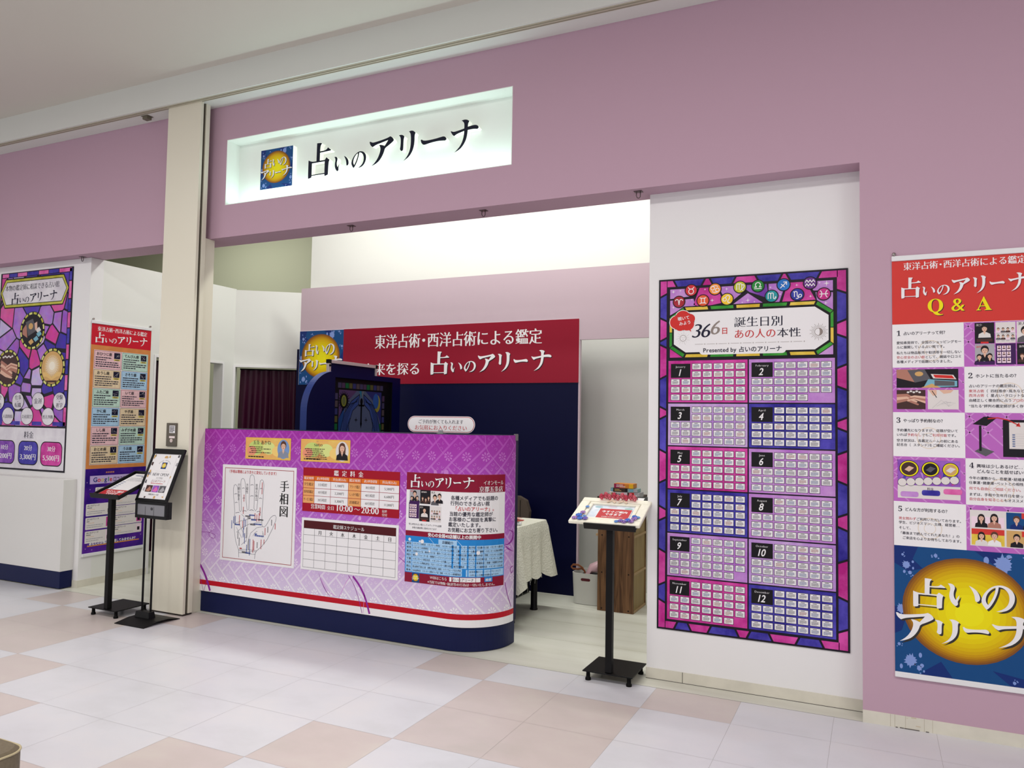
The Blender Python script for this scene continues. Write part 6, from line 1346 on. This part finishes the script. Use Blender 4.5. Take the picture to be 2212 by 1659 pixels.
# ------------------------------------------------------------------ curtains in the two booth doorways
WINE = mat('wine_satin_curtain', (50, 3, 32), .42, spec=.3)
def curtain(name, label, P0, P1, z0, z1, folds, amp, sd):
    t = thing(name, label, 'curtain', ((P0[0]+P1[0])/2, (P0[1]+P1[1])/2, z0), 'wine curtains in the booth doorways')
    a, b = Vector((P0[0], P0[1], 0)), Vector((P1[0], P1[1], 0)); d = (b-a).normalized(); n = Vector((d.y, -d.x, 0)); N = folds*14; M = 14; vs = []; rnd = random.Random(sd); ph = [rnd.uniform(-.5, .5) for q in range(folds+1)]
    for j in range(M+1):
        s_ = j/M
        for i in range(N+1):
            u = i/N; f = u*folds; k = int(f) if f < folds else folds-1
            w_ = math.cos(2*math.pi*(f+ph[k]*.25*math.sin(math.pi*(f-k))))
            k_ = amp*(.55+.75*s_ if s_ > .08 else .45)*(1+.5*ph[k]); p = a.lerp(b, u)+n*(k_*w_)+d*(.01*math.sin(5*s_+k))
            vs.append((p.x, p.y, z1+(z0-z1)*s_))
    W_ = N+1; mb = MB(); mb.add(vs, [(j*W_+i, (j+1)*W_+i, (j+1)*W_+i+1, j*W_+i+1) for j in range(M) for i in range(N)], WINE, True)
    mb.build('drape', t)
    mb = MB(); mb.tube([(a.x, a.y, z1+.006), (b.x, b.y, z1+.006)], .008, BLACK, 8); mb.build('rod', t)
curtain('curtain', 'wine curtain in the narrow side doorway seen beside the pillar', (-6.215, 5.80), (-6.215, 5.08), .17, 1.97, 8, .022, 1)
oa, ob_ = OB @ Vector((.07, .075, 0)), OB @ Vector((.78, .075, 0))
curtain('curtain', 'wide wine curtain in the angled wall left of the navy partition', (ob_.x, ob_.y), (oa.x, oa.y), .10, 1.955, 7, .026, 2)
# ------------------------------------------------------------------ table, cloth, folder, phone, chair
t = thing('table', 'black-legged table under a white cloth behind the counter end', 'table', (-2.86, 5.3, 0))
mb = MB(); mb.box(-3.40, -2.335, 5.02, 5.60, .655, .684, mat('table_board', (60, 52, 48), .5)); mb.build('tabletop', t, bevel=.003)
for x, y in ((-2.385, 5.10), (-2.40, 5.55), (-3.34, 5.10), (-3.34, 5.55)):
    mb = MB(); mb.lathe([(.030, 0), (.030, .010), (.026, .016), (.024, .30), (.024, .655)], BLKM, (x, y, 0), 20); mb.build('leg', t)
mb = MB(); mb.box(-3.30, -2.42, 5.535, 5.565, .56, .62, BLKM); mb.box(-2.42, -2.40, 5.12, 5.53, .56, .62, BLKM); mb.build('apron', t)
def cloth_mat():
    m = mat('white_seersucker_cloth', (222, 221, 208), .85, spec=.2); nt = m.node_tree; b = nt.nodes['Principled BSDF']
    tc = nt.nodes.new('ShaderNodeTexCoord'); vo = nt.nodes.new('ShaderNodeTexVoronoi'); vo.inputs['Scale'].default_value = 75; bp = nt.nodes.new('ShaderNodeBump'); bp.inputs['Strength'].default_value = .7; bp.inputs['Distance'].default_value = .006
    nt.links.new(tc.outputs['Object'], vo.inputs['Vector']); nt.links.new(vo.outputs['Distance'], bp.inputs['Height']); nt.links.new(bp.outputs['Normal'], b.inputs['Normal'])
    return m
CL = cloth_mat()
tc_ = thing('tablecloth', 'white textured cloth with frayed hem hanging over the table', 'tablecloth', (-2.86, 5.3, .69))
x0, x1, y0, y1, zt, r = -3.42, -2.322, 5.005, 5.615, .690, .035
per = []
def arc(cx, cy, a0): return [((cx+r*math.cos(math.radians(a0+15*i)), cy+r*math.sin(math.radians(a0+15*i))), (math.cos(math.radians(a0+15*i)), math.sin(math.radians(a0+15*i))), 1-abs(i-3)/3) for i in range(7)]
def seg(p, q, n, nr): return [((p[0]+(q[0]-p[0])*i/n, p[1]+(q[1]-p[1])*i/n), nr, 0) for i in range(1, n)]
per += seg((x0+r, y0), (x1-r, y0), 26, (0, -1))+arc(x1-r, y0+r, -90)+seg((x1, y0+r), (x1, y1-r), 30, (1, 0))+arc(x1-r, y1-r, 0)+seg((x1-r, y1), (x0+r, y1), 26, (0, 1))+arc(x0+r, y1-r, 90)+seg((x0, y1-r), (x0, y0+r), 18, (-1, 0))+arc(x0+r, y0+r, 180)
mb = MB(); n_ = len(per); rows_ = 10; vs = [(p[0][0], p[0][1], zt) for p in per]; rnd = random.Random(3)
for j in range(1, rows_+1):
    s_ = j/rows_
    for i, (p, nr, c) in enumerate(per):
        cs = max(c, max(0, 1-min(abs(i-29), abs(i-66))/9)*.8)
        drop = .385+.05*cs+.018*math.sin(i*.55)+(.008*rnd.random() if j == rows_ else 0)
        out = .012+s_*(.012+.085*cs+.016*math.sin(i*.62+1.3)) if s_ > .08 else .010
        vs.append((p[0]+nr[0]*out, p[1]+nr[1]*out, zt-.006-drop*s_))
fs_ = []
for j in range(rows_):
    for i in range(n_): k = (i+1) % n_; fs_.append((j*n_+i, (j+1)*n_+i, (j+1)*n_+k, j*n_+k))
mb.add(vs, fs_, CL, True); mb.add([(p[0][0], p[0][1], zt) for p in per], [tuple(range(n_))], CL); mb.build('drape', tc_)
mb = MB(); rnd = random.Random(8)
for k in range(26):
    i = rnd.randrange(20, 75); p = vs[rows_*n_+i]; mb.tube([p, (p[0]+rnd.uniform(-.006, .006), p[1]+rnd.uniform(-.006, .006), p[2]-rnd.uniform(.01, .035))], .0008, CL, 5)
o = mb.build('frayed_threads', tc_); o['kind'] = 'stuff'
t = thing('folder', 'coral pink folder lying on the white tablecloth', 'folder', (-2.60, 5.38, .692))
mb = MB(Matrix.Translation((-2.66, 5.36, .6925)) @ Matrix.Rotation(math.radians(-14), 4, 'Z')); mb.box(-.20, .19, -.13, .13, 0, .006, mat('coral_card', (218, 112, 106), .6)); mb.build('cover', t, bevel=.001)
mb = MB(Matrix.Translation((-2.66, 5.36, .699)) @ Matrix.Rotation(math.radians(-14), 4, 'Z') @ Matrix.Rotation(math.radians(-4), 4, 'Y')); mb.box(-.20, .18, -.12, .12, 0, .002, mat('coral_card', (218, 112, 106), .6)); mb.build('flap', t)
t = thing('calculator', 'small white calculator on the table beside the coral folder', 'calculator', (-2.41, 5.19, .692))
GW = mat('white_device_plastic', (226, 226, 228), .35)
CXF = Matrix.Translation((-2.43, 5.19, .6925)) @ Matrix.Rotation(math.radians(20), 4, 'Z')
mb = MB(CXF); mb.box(-.07, .07, -.045, .045, 0, .014, GW); mb.build('case', t, bevel=.004)
mb = MB(CXF); mb.box(-.05, .05, .005, .035, .0142, .0155, GREY); mb.build('display_window', t)
for q in range(8):
    mb = MB(CXF); mb.box(-.055+.029*(q % 4), -.033+.029*(q % 4), -.036+.02*(q//4), -.022+.02*(q//4), .0142, .017, LGREY); mb.build('key', t)
t = thing('chair', 'dark brown leather chair behind the table at the navy partition', 'chair', (-2.90, 5.85, 0))
LEA = mat('brown_grey_leather', (84, 74, 66), .45, bump=.15, nscale=120)
xb0, xb1 = -3.10, -2.635
mb = MB(); N = 12; pts = []
pr = [(xb0, .50), (xb0-.005, .70), (xb0+.03, .79), (xb0+.10, .822), (xb1-.10, .822), (xb1-.03, .79), (xb1+.005, .70), (xb1, .50)]
mb.prism([(x, 5.93+.10*(z-.5), z) for x, z in pr], (0, .05, 0), LEA); mb.build('backrest', t, bevel=.014, seg=3)
for x in (xb1-.075, xb1-.16, xb0+.16, xb0+.075):
    mb = MB(); mb.tube([(x+.01, 5.931, .505), (x, 5.947, .66), (x-.006, 5.957, .79)], .0035, mat('dark_seam', (40, 34, 30), .6), 6); mb.build('seam', t)
mb = MB(); mb.box(xb0, xb1, 5.69, 5.96, .42, .49, LEA); mb.build('seat', t, bevel=.02, seg=3)
for x in (xb0+.05, xb1-.05):
    mb = MB(); mb.tube([(x, 5.95, .42), (x, 6.08, .016)], .014, BLKM, 8); mb.build('leg', t)
    mb = MB(); mb.tube([(x, 5.72, .42), (x, 5.70, .016)], .014, BLKM, 8); mb.build('leg', t)
    mb = MB(); mb.tube([(x, 5.70, .014), (x, 6.08, .014)], .013, BLKM, 8); mb.build('floor_runner', t)
# ------------------------------------------------------------------ bookcase turned sideways, boxes, bin
def wood(name, c1, c2, sc):
    m = mat(name, c1, .5); nt = m.node_tree; b = nt.nodes['Principled BSDF']
    tc = nt.nodes.new('ShaderNodeTexCoord'); mp = nt.nodes.new('ShaderNodeMapping'); mp.inputs['Scale'].default_value = sc; n = nt.nodes.new('ShaderNodeTexNoise'); n.inputs['Scale'].default_value = 1; n.inputs['Detail'].default_value = 8; n.inputs['Distortion'].default_value = 1.2
    cr = nt.nodes.new('ShaderNodeValToRGB'); e = cr.color_ramp.elements; e[0].position = .35; e[1].position = .66; e[0].color = lin(*c1); e[1].color = lin(*c2)
    nt.links.new(tc.outputs['Object'], mp.inputs['Vector']); nt.links.new(mp.outputs['Vector'], n.inputs['Vector']); nt.links.new(n.outputs['Fac'], cr.inputs['Fac']); nt.links.new(cr.outputs['Color'], b.inputs['Base Color'])
    return m
WAL = wood('walnut_board', (72, 48, 32), (124, 90, 62), (34, 34, 2.2)); HARD = wood('tan_hardboard', (146, 122, 76), (160, 136, 90), (8, 8, 2)); EDGE = mat('pale_board_edge', (176, 148, 112), .6); TOPW = mat('dark_walnut_top', (62, 42, 32), .45)
t = thing('bookcase', 'low walnut bookcase standing sideways with its tan back showing', 'bookcase', (-1.815, 5.95, 0))
mb = MB(); mb.box(-1.960, -1.672, 5.770, 5.785, 0, .862, WAL); mb.build('side_panel', t, bevel=.001)
mb = MB(); mb.box(-1.960, -1.672, 6.115, 6.130, 0, .862, WAL); mb.build('side_panel', t, bevel=.001)
mb = MB(); mb.box(-1.966, -1.668, 5.764, 6.134, .8622, .880, TOPW); mb.build('top_board', t, bevel=.001)
for z in (.010, .295, .580):
    mb = MB(); mb.box(-1.960, -1.671, 5.7852, 6.1148, z-.008, z+.008, EDGE); mb.build('shelf', t)
mb = MB(); mb.box(-1.684, -1.679, 5.7852, 6.1148, .019, .862, HARD); mb.build('back_panel', t)
for x in (-1.925, -1.71):
    for z in (.02, .295, .582):
        mb = MB(); mb.tube([(x, 5.7702, z), (x, 5.7685, z)], .006, mat('dark_screw_cap', (26, 18, 14), .5), 12); mb.build('screw_cap', t)
mb = MB(); mb.box(-1.978, -1.960, 5.775, 6.12, .572, .588, EDGE); mb.build('loose_shelf_edge', t)
def carton(label, x0, x1, y0, y1, z0, z1, m, m2, cat='box', txt=None):
    t = thing('card_box', label, cat, ((x0+x1)/2, (y0+y1)/2, z0), 'card boxes stacked on the bookcase')
    mb = MB(); mb.box(x0, x1, y0, y1, z0, z1, m); mb.build('carton', t, bevel=.001)
    s = Sheet(t, flat_map((x0, y0, z0), (1, 0, 0), (0, 0, 1), (0, -1, 0))); w_, h = x1-x0, z1-z0
    for a, b, c, d, mm in m2: s.rect('printed_side', a*w_+.0006, b*h+.0006, c*w_-.0006, d*h-.0006, mm, 1)
    if txt:
        for q in range(2): greek(s, 'printed_side', w_*.12, h*(.22+.34*q), w_*(.62-.1*q), h*(.46+.34*q), 1, txt, 2, int(x0*-99)+q, .7)
BT = 5.83
carton('white card box with pink end at the bottom of the stack', -1.889, -1.724, BT, BT+.11, .8805, .9165, OFFW, [(.08, .2, .2, .8, TAN), (.66, .1, .86, .9, PINKP), (.3, .3, .6, .7, LGREY), (.88, 0, 1, 1, BROWN)], txt=VDK)
carton('red and grey card box at the bottom right of the stack', -1.7225, -1.657+.01, BT+.005, BT+.12, .8805, .9155, LGREY, [(0, 0, .42, 1, RED), (.05, .2, .3, .8, YEL), (.42, 0, 1, 1, LGREY)])
carton('dark brown card box with gold lettering in the middle of the stack', -1.858, -1.745, BT-.004, BT+.08, .917, .946, mat('carton_dark_brown', (58, 44, 36), .5), [(.86, 0, 1, 1, VDK)], txt=TAN)
carton('pale teal card box in the middle right of the stack', -1.7435, -1.664, BT+.004, BT+.10, .917, .944, mat('carton_teal_grey', (146, 176, 178), .5), [(.15, .15, .6, .85, TEALP), (.62, 0, 1, 1, LGREY)])
carton('slate teal card box peeping out at the middle left of the stack', -1.881, -1.8605, BT+.01, BT+.10, .917, .946, mat('carton_slate_teal', (96, 124, 128), .5), [(.1, .1, .9, .9, TEALP)])
GRADX = mat('carton_magenta', (150, 30, 74), .5)
carton('magenta to yellow card box on top of the stack', -1.852, -1.696, BT, BT+.10, .9465, .981, mat('carton_orange', (206, 128, 50), .5), [(0, 0, .3, 1, GRADX), (.3, 0, .55, 1, mat('carton_salmon', (196, 92, 70), .5)), (.78, 0, 1, 1, mat('carton_yellow', (226, 176, 36), .5))], txt=OFFW)
t = thing('storage_bin', 'white plastic bin with rounded corners between bookcase and navy partition', 'bin', (-2.09, 6.0, 0))
BINW = mat('white_polypropylene', (214, 214, 208), .35)
def rr(x0, x1, y0, y1, r, z, n=6):
    out = []
    for cx, cy, a in ((x1-r, y0+r, -90), (x1-r, y1-r, 0), (x0+r, y1-r, 90), (x0+r, y0+r, 180)): out += [(cx+r*math.cos(math.radians(a+90*i/n)), cy+r*math.sin(math.radians(a+90*i/n)), z) for i in range(n+1)]
    return out
a0, a1 = rr(-2.210, -1.975, 5.885, 6.11, .05, .003), rr(-2.222, -1.970, 5.878, 6.118, .05, .248); b1, b0 = rr(-2.217, -1.975, 5.883, 6.113, .047, .248), rr(-2.205, -1.98, 5.89, 6.105, .047, .008)
mb = MB(); n_ = len(a0)
for p, q in ((a0, a1), (a1, b1), (b1, b0)): mb.add(p+q, [(i, (i+1) % n_, n_+(i+1) % n_, n_+i) for i in range(n_)], BINW, True)
mb.add(a0, [tuple(range(n_))[::-1]], BINW); mb.add(b0, [tuple(range(n_))], BINW); mb.build('tub', t)
mb = MB(); r_ = .011; pts = []
for c, a_ in ((-2.068, -90), (-2.125, 90)): pts += [(c+r_*math.cos(math.radians(a_+180*i/8)), 5.8795, .199+r_*math.sin(math.radians(a_+180*i/8))) for i in range(9)]
mb.prism(pts, (0, -.0015, 0), mat('wine_grip_slot', (92, 36, 44), .5)); mb.build('grip_slot', t)
t = thing('pouch', 'shiny pale pink pouch sticking out of the white bin', 'pouch', (-2.06, 5.98, .2))
POU = mat('pale_pink_satin', (214, 176, 184), .25, coat=.4)
fr = [(-2.165, 5.93, .10), (-2.115, 5.94, .245), (-2.085, 5.95, .315), (-2.02, 5.96, .345), (-1.97, 5.97, .352), (-1.985, 5.95, .30), (-2.00, 5.93, .262), (-2.075, 5.915, .25), (-2.115, 5.91, .16)]
mb = MB(); ce = (-2.05, 5.905, .275); n_ = len(fr); bk = [(x+.01, y+.05, z) for x, y, z in fr]
mb.add(fr+[ce]+bk, [(i, (i+1) % n_, n_) for i in range(n_)]+[((i+1) % n_, i, n_+1+i, n_+1+(i+1) % n_) for i in range(n_)], POU, True); mb.add(bk, [tuple(range(n_))[::-1]], POU); mb.build('body', t)
t = thing('bag', 'black bag with a tan strap inside the white bin', 'bag', (-2.08, 6.05, .01))
mb = MB(); mb.box(-2.185, -1.99, 5.99, 6.095, .010, .225, mat('black_nylon', (24, 22, 26), .7)); mb.build('body', t, bevel=.02)
STR = mat('tan_leather_strap', (150, 92, 58), .5); mb = MB()
for dz in (0, .008): mb.tube([(-2.14, 6.0, .22+dz), (-2.155, 5.975, .268+dz), (-2.19, 5.965, .292+dz), (-2.235, 5.962, .290+dz), (-2.252, 5.962, .272+dz), (-2.235, 5.962, .258+dz), (-2.195, 5.965, .257+dz), (-2.165, 5.98, .262+dz), (-2.150, 6.01, .24+dz), (-2.150, 6.03, .215)], .004, STR, 8)
mb.build('strap', t)
# ------------------------------------------------------------------ bench corner at the lower left edge of the view
t = thing('bench', 'grey brown upholstered bench at the lower left corner', 'bench', (-2.90, 1.2, 0))
FAB = mat('grey_brown_vinyl', (112, 102, 84), .55, noise=.05, nscale=90, bump=.1); PIPE = mat('beige_piping', (186, 174, 140), .5)
bx0, bx1, by0, by1 = -3.6, -2.395, .30, 1.587
ol = rr(bx0, bx1, by0, by1, .06, .05, 8)
mb = MB(); mb.prism([(p[0], p[1], .06) for p in ol], (0, 0, .34), FAB, smooth=False); mb.build('upholstery', t)
mb = MB(); n_ = len(ol); l0 = [(p[0], p[1], .40) for p in ol]; l1 = [(p[0]+(-2.95-p[0])*.02, p[1]+(.95-p[1])*.02, .412) for p in ol]
mb.add(l0+l1, [(i, (i+1) % n_, n_+(i+1) % n_, n_+i) for i in range(n_)], FAB, True); mb.add(l1, [tuple(range(n_))], FAB); mb.build('cushion_top', t)
mb = MB(); mb.tube([(p[0], p[1], .402) for p in ol], .0035, PIPE, 8, closed=True); mb.build('piping', t)
mb = MB(); mb.prism([(p[0]*.985-.05, p[1], 0) for p in rr(bx0+.05, bx1-.03, by0+.05, by1-.05, .05, 0, 6)], (0, 0, .06), BLKM); mb.build('plinth', t)

finish_sheets()
